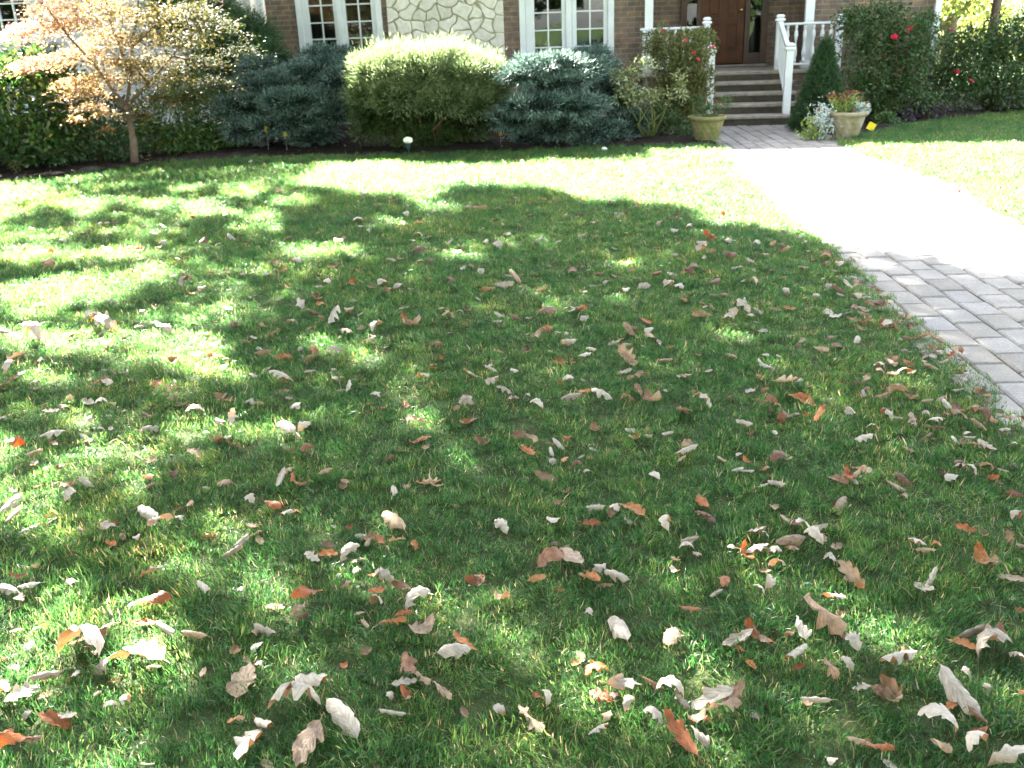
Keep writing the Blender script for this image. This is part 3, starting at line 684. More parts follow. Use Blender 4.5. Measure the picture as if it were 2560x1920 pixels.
def shrub(name, label, cat, mat, fol, base, tips, stem_mat=None, r0=.018, group=None):
    x, y = base
    e = empty(name, (x, y, 0.0)); tag(e, label, cat, group)
    V, F, T = fol; off = np.array([x, y, 0])
    np_mesh('foliage', V - off, F, mat, e, attrs={'tint': T})
    if tips: stems(e, (0, 0, 0), [tuple(np.array(t) - off) for t in tips], r0, stem_mat or m_stem)
    return e
def conifer(name, label, mat, blobs, n, per, R, nl, wd, seed, up=.35, flat=.6, shell=.35, cat='shrub', nst=9, core=4500):
    fol, P, N = tufts(blobs, n, per, R, nl, wd, seed, up, flat, shell, core)
    bx = float(np.mean([b[0] for b in blobs])); by = float(np.mean([b[1] for b in blobs]))
    idx = np.linspace(0, len(P) - 1, nst).astype(int)
    return shrub(name, label, cat, mat, fol, (bx, by), [P[i] - N[i] * .12 for i in idx])
def leafy(name, label, mat, blobs, n, L, wr, seed, up=.25, shell=.6, cat='shrub', nst=9, out=.7, stem_mat=None, fold=.2, group=None, extra=None):
    P, N, r = blob_pts(blobs, n, seed, shell)
    g = np.random.default_rng(seed + 1)
    D = unit(N * out + np.array([0, 0, up]) + .6 * g.normal(size=(len(P), 3)))
    fol = leaf_faces(P, D, L * g.uniform(.6, 1.25, len(P)), wr, fold, seed + 2, .1)
    bx = float(np.mean([b[0] for b in blobs])); by = float(np.mean([b[1] for b in blobs]))
    idx = g.choice(len(P), nst)
    return shrub(name, label, cat, mat, fol, (bx, by), [P[i] for i in idx], stem_mat, group=group)

# junipers and spruce under the windows
bj = [Bp(600, 267, 13.8, .32, .42, .12), Bp(680, 212, 14.0, .40, .45, .13), Bp(790, 177, 14.3, .42, .45, .15), Bp(850, 202, 14.0, .30, .42, .12), Bp(740, 252, 13.7, .50, .46, .13), Bp(620, 322, 13.6, .30, .36, .11), Bp(830, 277, 13.8, .38, .42, .12), Bp(700, 312, 13.6, .42, .40, .11), Bp(815, 142, 14.7, .32, .38, .14), Bp(560, 227, 14.3, .32, .42, .11), Bp(770, 332, 13.8, .36, .4, .10), Bp(740, 242, 14.3, .7, .35, .42), Bp(650, 172, 14.6, .3, .36, .12)]
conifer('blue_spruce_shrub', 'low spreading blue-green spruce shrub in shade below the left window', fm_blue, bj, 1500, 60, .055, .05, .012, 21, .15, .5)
gj = [Bp(1060, 185, 12.95, .62, .55, .26), Bp(945, 180, 13.05, .30, .42, .20), Bp(1175, 190, 12.95, .40, .48, .24), Bp(1225, 220, 13.1, .20, .36, .20), Bp(1000, 150, 13.1, .28, .36, .13), Bp(1120, 145, 13.1, .32, .36, .13), Bp(1000, 235, 12.8, .34, .36, .14), Bp(1110, 245, 12.75, .36, .34, .13), Bp(1190, 255, 12.8, .26, .3, .13), Bp(915, 230, 13.0, .2, .3, .14)]
gj_low = [Bp(1050, 290, 13.25, .52, .42, .34), Bp(940, 280, 13.3, .30, .36, .32), Bp(1160, 290, 13.25, .34, .38, .30), Bp(1060, 345, 13.1, .40, .34, .12)]
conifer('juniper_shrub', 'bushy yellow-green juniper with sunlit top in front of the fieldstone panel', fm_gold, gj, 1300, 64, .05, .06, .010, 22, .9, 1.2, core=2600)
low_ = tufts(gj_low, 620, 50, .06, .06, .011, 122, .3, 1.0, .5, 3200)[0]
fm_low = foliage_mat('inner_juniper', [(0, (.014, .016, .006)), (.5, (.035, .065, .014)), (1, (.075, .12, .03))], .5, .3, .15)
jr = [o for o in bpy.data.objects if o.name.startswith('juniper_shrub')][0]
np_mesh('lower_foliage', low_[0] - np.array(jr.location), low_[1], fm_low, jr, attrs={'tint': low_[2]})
rj = [Bp(1370, 162, 12.65, .42, .40, .09), Bp(1310, 187, 12.6, .26, .34, .09), Bp(1450, 177, 13.3, .36, .40, .14), Bp(1400, 207, 12.7, .34, .36, .09), Bp(1500, 217, 13.7, .36, .40, .15), Bp(1345, 262, 12.42, .42, .36, .08), Bp(1280, 297, 12.6, .28, .32, .08), Bp(1440, 268, 12.6, .40, .36, .10), Bp(1545, 247, 13.6, .26, .34, .16), Bp(1490, 332, 12.95, .38, .34, .14), Bp(1400, 317, 13.0, .42, .34, .09), Bp(1570, 312, 13.4, .26, .34, .16), Bp(1480, 152, 14.2, .30, .40, .15), Bp(1340, 337, 13.3, .28, .36, .08), Bp(1420, 242, 13.7, .55, .3, .35), Bp(1540, 367, 12.9, .2, .25, .07)]
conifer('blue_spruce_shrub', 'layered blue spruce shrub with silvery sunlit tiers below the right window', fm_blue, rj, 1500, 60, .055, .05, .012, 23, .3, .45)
# dark evergreen behind, between the two houses, and yew beyond the maple
conifer('evergreen_bush', 'dark feathery evergreen leaning against the left corner of the brick house', fm_dkgr, [Bp(600, 100, 15.6, .5, .5, .35), Bp(660, 160, 15.2, .3, .4, .25), Bp(520, 60, 15.9, .5, .5, .4), Bp(560, 170, 15.3, .5, .5, .35), Bp(450, 40, 16.1, .4, .5, .35)], 1100, 45, .07, .07, .013, 24, -.2, .7)
leafy('leafy_shrub', 'mid-green shrub just right of the maple trunk', fm_leaf, [Bp(430, 290, 13.7, .5, .5, .45), Bp(520, 280, 13.9, .4, .5, .4), Bp(380, 340, 13.5, .35, .4, .25), Bp(470, 350, 13.4, .45, .4, .22), Bp(560, 330, 13.8, .35, .4, .3), Bp(470, 220, 14.4, .4, .4, .25)], 6500, .075, .42, 25)
leafy('leafy_shrub', 'dark broad-leaved shrub at the left edge of the bed', fm_leaf, [Bp(40, 250, 12.8, .65, .6, .55), Bp(130, 290, 13.0, .45, .5, .5), Bp(-60, 220, 13, .5, .5, .5), Bp(80, 170, 13.3, .4, .5, .3), Bp(60, 345, 12.6, .7, .5, .3), Bp(180, 230, 13.6, .3, .4, .35), Bp(-220, 280, 12.6, .6, .5, .5), Bp(-380, 300, 12.4, .5, .5, .45)], 10500, .10, .5, 26)
leafy('ground_cover', 'low dark leafy shrub in the deep shade under the maple', fm_dkgr, [Bp(230, 340, 13.0, .5, .45, .28), Bp(160, 370, 12.7, .4, .4, .22), Bp(270, 290, 13.6, .45, .4, .3), Bp(300, 370, 12.9, .3, .3, .14)], 4800, .06, .45, 27)
# white flowering sprays above the left shrub
# hosta
def hosta():
    e0 = ground(45, 437); e = empty('hosta', (e0[0], e0[1], 0)); tag(e, 'hosta clump with large ribbed dark leaves in the left corner of the bed', 'plant')
    g = np.random.default_rng(31); Vs = []; Fs = []; Ts = []; o = 0
    for cx, cy in ((0, 0), (-.35, .15), (.3, .25), (-.1, .45), (-.7, .1)):
        for k in range(16):
            a = g.random() * 2 * pi; el = g.uniform(.25, 1.15); L = g.uniform(.16, .26); W = L * .6; r0 = g.uniform(.03, .1)
            nu, nv = 7, 5; t = g.random()
            b0 = np.array([cx + r0 * cos(a), cy + r0 * sin(a), .08 + .12 * el])
            for i in range(nu):
                u = i / (nu - 1); th_ = el - 1.6 * u * u * .7
                for j in range(nv):
                    v = (j / (nv - 1) - .5) * 2; wv = W / 2 * sin(pi * min(u * 1.0 + .02, 1)) ** .75 * v
                    r = L * u * cos(th_ * .7); z = L * u * sin(el) - .09 * u * u + .02 * abs(v) * sin(pi * u)
                    Vs.append((b0[0] + cos(a) * r - sin(a) * wv, b0[1] + sin(a) * r + cos(a) * wv, b0[2] + z)); Ts.append(t * .8 + .2 * abs(v))
            for i in range(nu - 1):
                for j in range(nv - 1):
                    q = o + i * nv + j; Fs.append((q, q + nv, q + nv + 1, q + 1))
            o += nu * nv
    np_mesh('foliage', np.array(Vs), np.array(Fs), fm_hosta, e, smooth=True, attrs={'tint': Ts})
    stems(e, (0, 0, 0), [(cos(k) * .12, sin(k) * .12, .2) for k in range(6)], .008, m_gstem)
hosta()

# Japanese maple
def maple():
    b0 = ground(337, 408); bx, by = b0[0], b0[1]
    e = empty('maple_tree', (bx, by, 0)); tag(e, 'slender Japanese maple with pale orange and pink leaves glowing in the sun', 'tree')
    off = np.array([bx, by, 0]); Y = by
    def L(px, py, dy=0): return Vector(at(px, py, Y + dy) - off)
    mb = MB()
    mb.tube([Vector((0, 0, -.02)), L(333, 350), L(322, 290), L(318, 262)], [.055, .043, .037, .036], 10)
    limbs = [
        [L(318, 262), L(325, 200, .1), L(330, 120, .2), L(345, 30, .3), L(350, -60, .4)],
        [L(318, 265), L(285, 230, -.1), L(235, 160, -.3), L(170, 90, -.4), L(110, 10, -.5), L(80, -60, -.5)],
        [L(316, 280), L(290, 250, .0), L(255, 235, -.1), L(215, 240, -.3), L(175, 262, -.4)],
        [L(320, 262), L(370, 210, .1), L(430, 140, .3), L(500, 70, .3), L(560, 10, .4)],
        [L(325, 200, .1), L(300, 120, .3), L(270, 40, .5), L(250, -40, .6)],
        [L(430, 140, .3), L(480, 150, .2), L(540, 170, .1)],
        [L(330, 120, .2), L(390, 60, .0), L(440, -20, 0)],
        [L(235, 160, -.3), L(160, 140, -.3), L(90, 165, -.4)],
        [L(285, 230, -.1), L(240, 260, -.3), L(200, 275, -.4)],
        [L(370, 210, .1), L(340, 170, -.3), L(300, 150, -.5)],
    ]
    for i, p in enumerate(limbs):
        r = np.linspace(.026 if i < 5 else .014, .004, len(p)); mb.tube(p, list(r), 7)
    # twigs
    g = random.Random(3)
    tips = []
    for p in limbs:
        for q in p[1:]:
            for _ in range(4):
                t = q + Vector((g.uniform(-.4, .4), g.uniform(-.35, .35), g.uniform(-.12, .25))); mb.tube([q, q.lerp(t, .5) + Vector((0, 0, .03)), t], [.006, .004, .002], 4); tips.append(t)
    mb.build('trunk', m_bark, e, True)
    # layered pads of small palmate leaves; (px,py,dy,rx,rz,n)
    gg = np.random.default_rng(9)
    pads = [(60, 65, -.4, .30, .07), (115, 55, -.5, .25, .08), (40, 85, -.5, .22, .06), (130, 10, -.4, .35, .12), (190, 50, -.3, .40, .12), (80, 150, -.4, .26, .07), (130, 140, -.4, .24, .07), (60, 170, -.5, .12, .04), (205, 130, -.2, .35, .11), (185, 200, -.4, .30, .07), (210, 225, -.4, .24, .06), (225, 262, -.4, .22, .06), (265, 280, -.4, .18, .05), (190, 295, -.4, .14, .04), (250, 190, -.3, .3, .09), (260, 90, .2, .4, .14), (310, 30, .3, .4, .15), (240, 0, .2, .4, .15), (350, 90, .0, .35, .12), (400, 30, .1, .4, .14), (300, 150, -.2, .35, .1), (380, 150, .1, .4, .12), (330, 190, -.1, .3, .09), (450, 90, .2, .4, .13), (480, 20, .3, .4, .14), (540, 60, .3, .35, .12), (430, 190, .2, .35, .1), (500, 150, .2, .35, .1), (540, 200, .1, .3, .08), (470, 240, .1, .28, .08), (390, 240, .0, .25, .07), (600, 120, .3, .28, .1), (330, -40, .3, .3, .12), (180, -40, 0, .25, .1), (450, -40, .2, .3, .1), (350, 285, .0, .16, .05), (270, 320, -.3, .1, .03)]
    Ps = []; T = []
    for (px, py, dy, rx, rz) in pads:
        c = np.array(L(px, py, dy)); n = int(4300 * rx * (rx + .12))
        d = gg.normal(size=(n, 3)) * np.array([rx * .55, rx * .55, rz * .42]); P = c + d
        P[:, 2] -= .25 * (d[:, 0] ** 2 + d[:, 1] ** 2) / max(rx, .1)
        Ps.append(P)
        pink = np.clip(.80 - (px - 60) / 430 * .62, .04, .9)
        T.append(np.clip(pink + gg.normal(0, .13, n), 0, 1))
    P = np.concatenate(Ps); T = np.concatenate(T); n = len(P)
    # each leaf: five pointed lobes spread like a hand
    parts = []
    nrm = unit(np.array([0, 0, 1.0]) + .5 * gg.normal(size=(n, 3))); a0 = unit(np.cross(nrm, gg.normal(size=(n, 3)))); b0_ = np.cross(nrm, a0)
    S = gg.uniform(.024, .042, n)
    for k, an in enumerate((-1.9, -.95, 0, .95, 1.9)):
        D = a0 * cos(an) + b0_ * sin(an) - nrm * .25
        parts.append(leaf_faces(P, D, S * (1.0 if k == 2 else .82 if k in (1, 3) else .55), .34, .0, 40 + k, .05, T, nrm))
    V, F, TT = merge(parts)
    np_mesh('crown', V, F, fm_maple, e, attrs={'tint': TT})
maple()

# shrubs beside the steps
def flowers(name, pts, r, mat, parent, off):
    for p in pts:
        g = random.Random(int(p[0] * 1000)); mb = MB()
        for ring, (n, rr, el) in enumerate(((6, r, .25), (5, r * .75, .75), (4, r * .5, 1.15))):
            for k in range(n):
                a = 2 * pi * k / n + ring * .5
                c = Vector((cos(a), sin(a), 0)); s = Vector((-sin(a), cos(a), 0)); d = c * cos(el) + Vector((0, 0, sin(el)))
                b0 = Vector((0, 0, 0)); m1 = d * rr * .6; tp = d * rr + Vector((0, 0, rr * .12))
                mb.add([b0, m1 + s * rr * .45, tp, m1 - s * rr * .45], [(0, 1, 2), (0, 2, 3)])
        o = mb.build(name, mat, parent); o.location = tuple(np.array(p) - off); o.rotation_euler = (g.uniform(.3, 1.1), g.uniform(-.4, .4), g.uniform(0, 6))
m_rose = plain('rose_petal', (.62, .03, .09), .5, .3, .1, 20)
m_red = plain('red_petal', (.20, .035, .022), .6, .3, .15, 20)
def tall_bush():
    Y = 13.9
    bl = [Bp(1700, 150, Y, .38, .4, .42), Bp(1650, 110, Y + .2, .25, .3, .25), Bp(1750, 110, Y - .1, .22, .3, .22), Bp(1690, 230, Y, .42, .4, .35), Bp(1740, 200, Y - .1, .28, .3, .35), Bp(1690, 300, Y - .1, .38, .35, .25), Bp(1760, 60 + 30, Y, .16, .2, .12)]
    e = leafy('rose_bush', 'tall airy green bush with a few red flowers, left of the steps', fm_olive, bl, 15000, .05, .42, 41, .4, .95, nst=26, stem_mat=m_gstem)
    off = np.array(e.location)
    flowers('flower', [at(px, py, Y - .35) for px, py in ((1713, 102), (1745, 149), (1733, 132), (1655, 78), (1782, 118))], .033, m_rose, e, off)
tall_bush()
leafy('loose_shrub', 'loose shrub with some leaves tinted cream as sun flecks, between spruce and rose bush', foliage_mat('sun_fleck_tint_leaf', [(0, (.05, .08, .02)), (.5, (.14, .18, .05)), (1, (.45, .44, .25))], .4, .5, .35), [Bp(1560, 190, 13.15, .22, .25, .12), Bp(1610, 165, 13.00, .18, .22, .12), Bp(1590, 245, 12.95, .28, .25, .10), Bp(1640, 240, 12.90, .22, .22, .12), Bp(1570, 225, 13.00, .2, .2, .08), Bp(1700, 200, 12.90, .1, .15, .16), Bp(1705, 240, 12.90, .1, .15, .12)], 1500, .05, .45, 42, .3, .95, nst=8, stem_mat=m_gstem)  # cream tint on random leaves paints in specks of sun
leafy('leafy_shrub', 'dense low greenery at the foot of the rose bush, behind the left planter', fm_rose, [Bp(1670, 320, 13.3, .35, .3, .22), Bp(1720, 345, 13.0, .25, .25, .14), Bp(1640, 300, 13.5, .25, .3, .25)], 2600, .045, .45, 43)
# dwarf conical spruce
def cone_spruce():
    b0 = at(2048, 318, 13.35); e = empty('conical_spruce', (b0[0], b0[1], 0)); tag(e, 'dense dark green cone-shaped dwarf spruce right of the steps', 'shrub')
    g = np.random.default_rng(50); n = 5200; H = 1.24
    t = 1 - np.sqrt(g.random(n)); a = g.random(n) * 2 * pi
    R = .39 * (1 - t) ** 1.05 * (1 + .06 * np.sin(a * 5 + t * 9)) * g.uniform(.75, 1.03, n) + .015
    P = np.stack([R * np.cos(a), R * np.sin(a), .03 + t * H], 1); N = unit(np.stack([np.cos(a), np.sin(a), np.full(n, .35)], 1))
    V, F, T = sprays(P, N, 10, .06, .009, 51, .35, 0, nl=.022)
    P3 = np.stack([R * .82 * np.cos(a), R * .82 * np.sin(a), .03 + t * H * .95], 1); core = leaf_faces(P3, unit(N + .6 * g.normal(size=N.shape)), .07, .55, .1, 52, 0, .15 * g.random(n))
    V, F, T = merge([(V, F, np.clip(T * 1.1, 0, 1)), core])
    np_mesh('foliage', V, F, fm_dkgr, e, attrs={'tint': T})
    m = MB(); m.tube([(0, 0, 0), (0, 0, 1.3)], [.035, .01]); m.build('trunk', m_stem, e)
cone_spruce()
def right_roses():
    Y = 14.4
    e = leafy('rose_bush', 'large dark rose bush with two pink roses, between the cone spruce and the downspout', fm_rose, [Bp(2165, 110, Y, .38, .4, .4), Bp(2240, 90, Y, .42, .4, .42), Bp(2130, 50, Y + .2, .26, .3, .22), Bp(2200, 40, Y + .2, .35, .3, .22), Bp(2290, 130, Y, .35, .4, .4), Bp(2160, 210, Y - .2, .4, .4, .35), Bp(2250, 210, Y - .2, .42, .4, .38), Bp(2310, 60, Y + .3, .2, .3, .2), Bp(2290, 260, Y - .1, .4, .35, .25), Bp(2200, 270, Y - .3, .4, .3, .2)], 16000, .055, .5, 61, .25, .9, nst=26)
    flowers('rose_flower', [at(2278, 73, Y - .5), at(2236, 94, Y - .5)], .06, m_rose, e, np.array(e.location))
    Y = 15.2
    e = leafy('rose_bush', 'dark leafy bush with small red roses at the right edge, beyond the downspout', fm_rose, [Bp(2400, 130, Y, .45, .5, .38), Bp(2490, 120, Y, .5, .5, .45), Bp(2570, 110, Y, .5, .5, .5), Bp(2420, 210, Y - .3, .5, .5, .35), Bp(2520, 210, Y - .3, .55, .5, .35), Bp(2350, 200, Y, .3, .4, .35), Bp(2640, 150, Y, .5, .5, .6), Bp(2600, 240, Y - .4, .5, .4, .25)], 19000, .06, .5, 62, .25, .85, nst=22)
    flowers('rose_flower', [at(2392, 181, Y - .75), at(2428, 204, Y - .8), at(2378, 77, Y - .3)], .05, m_rose, e, np.array(e.location))
right_roses()
leafy('low_plant', 'small green plant on the dark mulch right of the urn', fm_leaf, [Bp(2215, 300, 13.6, .16, .15, .10)], 420, .06, .5, 63, nst=4)
leafy('low_plant', 'low purplish plant in the mulch under the right rose bushes', foliage_mat('purple_leaf', [(0, (.03, .02, .03)), (1, (.09, .07, .08))]), [Bp(2320, 278, 14.2, .3, .2, .1), Bp(2260, 290, 14.0, .2, .2, .08)], 1300, .05, .5, 64, nst=4)

# planters
def pot_mat(name, c, moss):
    m, nt, n, l, b = new_mat(name)
    tc = n.new('ShaderNodeTexCoord'); no = n.new('ShaderNodeTexNoise'); no.inputs['Scale'].default_value = 7; no.inputs['Detail'].default_value = 7; l.new(tc.outputs['Object'], no.inputs['Vector'])
    r = ramp(n, [(.38, c), (.62, moss)]); l.new(no.outputs['Fac'], r.inputs[0]); l.new(r.outputs[0], b.inputs['Base Color']); b.inputs['Roughness'].default_value = .9
    bp = n.new('ShaderNodeBump'); bp.inputs['Strength'].default_value = .5; bp.inputs['Distance'].default_value = .006; n2 = n.new('ShaderNodeTexNoise'); n2.inputs['Scale'].default_value = 70; l.new(tc.outputs['Object'], n2.inputs['Vector']); l.new(n2.outputs['Fac'], bp.inputs['Height']); l.new(bp.outputs[0], b.inputs['Normal'])
    return m
m_soil = plain('potting_soil', (.03, .02, .014), .95, .1, .2, 30, .6)
def pot(name, label, px, py, R, H, mat):
    p = ground(px, py); e = empty(name, (p[0], p[1] + R * .6, 0)); tag(e, label, 'planter', 'stone planters at the path')
    na, nz = 96, 44; V = []; F = []
    def rad(t):   # 0 bottom .. 1 rim
        if t < .08: return R * .60
        if t < .80: return R * (.58 + .27 * ((t - .08) / .72) ** 1.15)
        if t < .88: return R * (.85 + .12 * ((t - .80) / .08))
        return R * (.98 + .03 * sin((t - .88) / .12 * pi))
    for i in range(nz):
        t = i / (nz - 1)
        for k in range(na):
            a = 2 * pi * k / na; r = rad(t)
            if .10 < t < .78:
                w1 = abs(sin(a * 7 + t * 9)); w2 = abs(sin(a * 7 - t * 9)); fade = min(1, (t - .1) / .08, (.78 - t) / .08)
                r += fade * (.010 * max(w1, w2) ** 4 - .004)
            V.append((r * cos(a), r * sin(a), t * H))
    for t_, rr in ((1.0, R * .86), (.80, R * .80)):
        for k in range(na):
            a = 2 * pi * k / na; V.append((rr * cos(a), rr * sin(a), t_ * H))
    for i in range(nz + 1):
        for k in range(na): F.append((i * na + k, i * na + (k + 1) % na, (i + 1) * na + (k + 1) % na, (i + 1) * na + k))
    np_mesh('pot', np.array(V), np.array(F), mat, e, smooth=True)
    s = MB(); s.lathe([(R * .845, .84 * H), (R * .6, .86 * H), (.01, .88 * H)], n=24); s.build('soil', m_soil, e)
    return e
m_pot1 = pot_mat('mossy_stone', (.155, .135, .06), (.09, .10, .025)); m_pot2 = pot_mat('pale_cast_stone', (.27, .24, .175), (.17, .15, .075))
p1 = pot('stone_planter', 'mossy yellow-green stone planter on the lawn corner left of the path', 1772, 359, .25, .34, m_pot1)
p2 = pot('stone_planter', 'pale cast-stone urn with lattice relief on the mulch right of the path', 2124, 349, .26, .34, m_pot2)
def pot_plants():
    g = np.random.default_rng(70)
    e = empty('potted_flowers', (p1.location.x, p1.location.y, .28)); tag(e, 'sparse green plant with tiny red flowers growing in the mossy planter', 'plant')
    P, N, r = blob_pts([(0, 0, .12, .2, .2, .11), (-.05, 0, .2, .15, .12, .1), (.22, -.05, .22, .12, .1, .08)], 520, 71, .95)
    V, F, T = leaf_faces(P, unit(N + [0, 0, .6]), .05, .3, .1, 72); np_mesh('foliage', V, F, fm_rose, e, attrs={'tint': T})
    flowers('flower', [(p1.location.x + a, p1.location.y - .15, .28 + b) for a, b in ((.08, .24), (-.06, .26), (.17, .2), (-.12, .2))], .025, m_red, e, np.array(e.location))
    stems(e, (0, 0, 0), [(cos(k) * .15, sin(k) * .12, .22) for k in range(7)], .004, m_gstem)
    e = empty('potted_sedum', (p2.location.x, p2.location.y, .28)); tag(e, 'potted flowers with flat red heads and lime leaves filling the pale urn', 'plant')
    parts = []; st_ = []; heads = []
    for k in range(26):
        x = g.uniform(-.42, .2); y = g.uniform(-.15, .18); z = g.uniform(.16, .33) - (.12 if x < -.28 else 0); st_.append((x, y, z)); heads.append((x, y, z))
        n = 22; t = g.random(n); P = np.array([x * .5, y * .5, 0]) + (np.array([x, y, z]) - np.array([x * .5, y * .5, 0])) * t[:, None]
        parts.append(leaf_faces(P, unit(g.normal(size=(n, 3)) + [0, 0, .3]), .045, .45, .1, 80 + k))
    V, F, T = merge(parts); np_mesh('foliage', V, F, fm_lime, e, attrs={'tint': T})
    hp = []
    for (x, y, z) in heads:
        n = 46; P = np.array([x, y, z]) + g.normal(size=(n, 3)) * [.016, .016, .005]; hp.append(leaf_faces(P, unit(g.normal(size=(n, 3)) + [0, 0, 1]), .014, .8, .1, 5))
    V, F, T = merge(hp); np_mesh('flower_head', V, F, m_red, e, attrs={'tint': T})
    stems(e, (0, 0, 0), st_, .004, m_gstem)
    for nm, c, lab in (('silver_plant', (p2.location.x - .34, p2.location.y - .05, .0), 'silvery dusty-leaved plant spilling down left of the pale urn'), ('silver_plant', (p2.location.x + .17, p2.location.y - .02, .28), 'small silvery plant standing at the right side of the pale urn')):
        e = empty(nm, c); tag(e, lab, 'plant')
        hh = .42 if c[2] == 0 else .16
        n = 700 if c[2] == 0 else 260
        P = np.array([0, 0, hh * .52]) + g.normal(size=(n, 3)) * [.07 if c[2] == 0 else .045, .06, hh * .26]; P[:, 2] = np.maximum(P[:, 2], .02)
        V, F, T = leaf_faces(P, unit(g.normal(size=(n, 3)) + [0, 0, .4]), .05, .35, .1, 90); np_mesh('foliage', V, F, fm_silver, e, attrs={'tint': T})
        stems(e, (0, 0, 0), [(cos(k) * .06, sin(k) * .05, hh * .8) for k in range(6)], .005, m_gstem)
    e = empty('lime_plant', (p2.location.x - .42, p2.location.y - .02, .0)); tag(e, 'yellow-green leafy plant on the mulch at the left of the pale urn', 'plant')
    P = np.abs(g.normal(size=(420, 3))) * [1, 1, .16] ; P = np.stack([g.normal(0, .08, 420), g.normal(0, .07, 420), np.abs(g.normal(.1, .1, 420))], 1)
    V, F, T = leaf_faces(P, unit(g.normal(size=(420, 3)) + [0, 0, .5]), .05, .5, .1, 91); np_mesh('foliage', V, F, fm_lime, e, attrs={'tint': T})
    stems(e, (0, 0, 0), [(cos(k) * .06, sin(k) * .05, .2) for k in range(5)], .004, m_gstem)
pot_plants()

# little things in the bed
m_yel = plain('yellow_plastic', (.75, .60, .02), .45, .5, .04, 5)
m_wire = plain('wire', (.2, .2, .2), .4, .5, .05, 5, 0, .8)
m_yel2 = plain('dark_yellow_plastic', (.22, .17, .015), .6, .3, .1, 5)  # much darker yellow for the flags in the beds
def marker(px, py, Y, w, h, tilt, label, g=None, mat=None):
    p = at(px, py, Y); e = empty('plant_tag', (p[0], p[1], 0)); tag(e, label, 'tag', g)
    m = MB(); m.box(-w / 2, w / 2, -.0015, .0015, -h / 2, h / 2); o = m.build('tag_card', mat or m_yel, e); o.location = (0, -.006, p[2]); o.rotation_euler = (.15, tilt, .2)
    m = MB(); m.tube([(0, 0, -.02), (.0, 0, p[2] + h * .3)], .003, 6); m.build('stake', m_wire, e)
G = None
marker(2178, 316, 12.9, .115, .10, .45, 'bright yellow square tag tilted on a stake right of the pale urn')
marker(1795, 292, 12.75, .05, .06, .6, 'small yellow tag standing in the mossy planter')
marker(665, 323, 13.3, .05, .08, .3, 'small yellow flag in the mulch below the left blue spruce', G, m_yel2)
marker(1251, 333, 13.0, .045, .06, -.3, 'small yellow flag in the mulch between juniper and right blue spruce', G, m_yel2)
marker(713, 335, 13.2, .05, .06, .1, 'dim yellow flag in deep shade right of another flag below the left spruce', G, m_yel2)
def path_light():
    p = ground(1022, 392); e = empty('path_light', (p[0], p[1] + .05, 0)); tag(e, 'small garden path light with white dome cap at the lawn edge', 'garden light')
    m = MB(); m.lathe([(.008, -.05), (.009, .09), (.022, .10), (.03, .16), (.034, .165)], n=16); m.build('stake', plain('dark_green_metal', (.03, .07, .07), .4, .5), e, True)
    m = MB(); m.lathe([(.034, .165), (.05, .175), (.062, .20), (.055, .225), (.03, .24), (.006, .245)], n=20); m.build('lamp_cap', plain('cream_plastic', (.8, .8, .62), .35, .5, .05), e, True)
path_light()
def rock(px, py, w, d, h, mat, label, seed, Y=None, name='rock'):
    p = ground(px, py); g = random.Random(seed); import bmesh
    bm = bmesh.new(); bmesh.ops.create_icosphere(bm, subdivisions=3, radius=1)
    ph = [g.uniform(0, 6) for _ in range(6)]
    for v in bm.verts:
        c = v.co; k = 1 + .12 * sin(c.x * 3 + ph[0]) + .1 * sin(c.y * 4 + ph[1]) + .1 * sin(c.z * 5 + ph[2]) + .04 * sin(c.x * 9 + c.y * 7 + ph[3])
        v.co = Vector((c.x * w / 2 * k, c.y * d / 2 * k, max(c.z, -.4) * h * .7 * k))
    me = bpy.data.meshes.new(name); bm.to_mesh(me); bm.free()
    for q in me.polygons: q.use_smooth = True
    o = link_mesh(name, me, mat); o.location = (p[0], p[1] + d / 2, h * .22); o.rotation_euler = (0, 0, g.uniform(-.4, .4)); tag(o, label, 'rock')
m_rock = plain('grey_rock', (.10, .11, .09), .9, .2, .2, 8, .6); m_slab = plain('blue_grey_slab', (.34, .38, .40), .8, .3, .1, 6, .3); m_pale = plain('white_cap', (.75, .76, .72), .8, .2, .05, 6, .2)
rock(213, 440, .34, .25, .10, plain('mossy_dark_rock', (.035, .042, .03), .95, .1, .2, 8, .6), 'dark mossy rock on the bed edge left of the maple trunk', 1)
rock(110, 446, .4, .2, .07, m_stone_riser, 'flat brown edging stone beside the hosta clump', 2)
rock(1613, 350, .30, .22, .08, m_slab, 'pale blue-grey flat stone at the foot of the right blue spruce', 3)
rock(650, 372, .3, .2, .09, m_rock, 'low grey stone in dark mulch below the left blue spruce', 4)
rock(1512, 379, .07, .07, .06, m_pale, 'small white sprinkler cap, built as a stone, at the lawn edge below the right blue spruce', 5)  # a stone shape stands in for the sprinkler cap

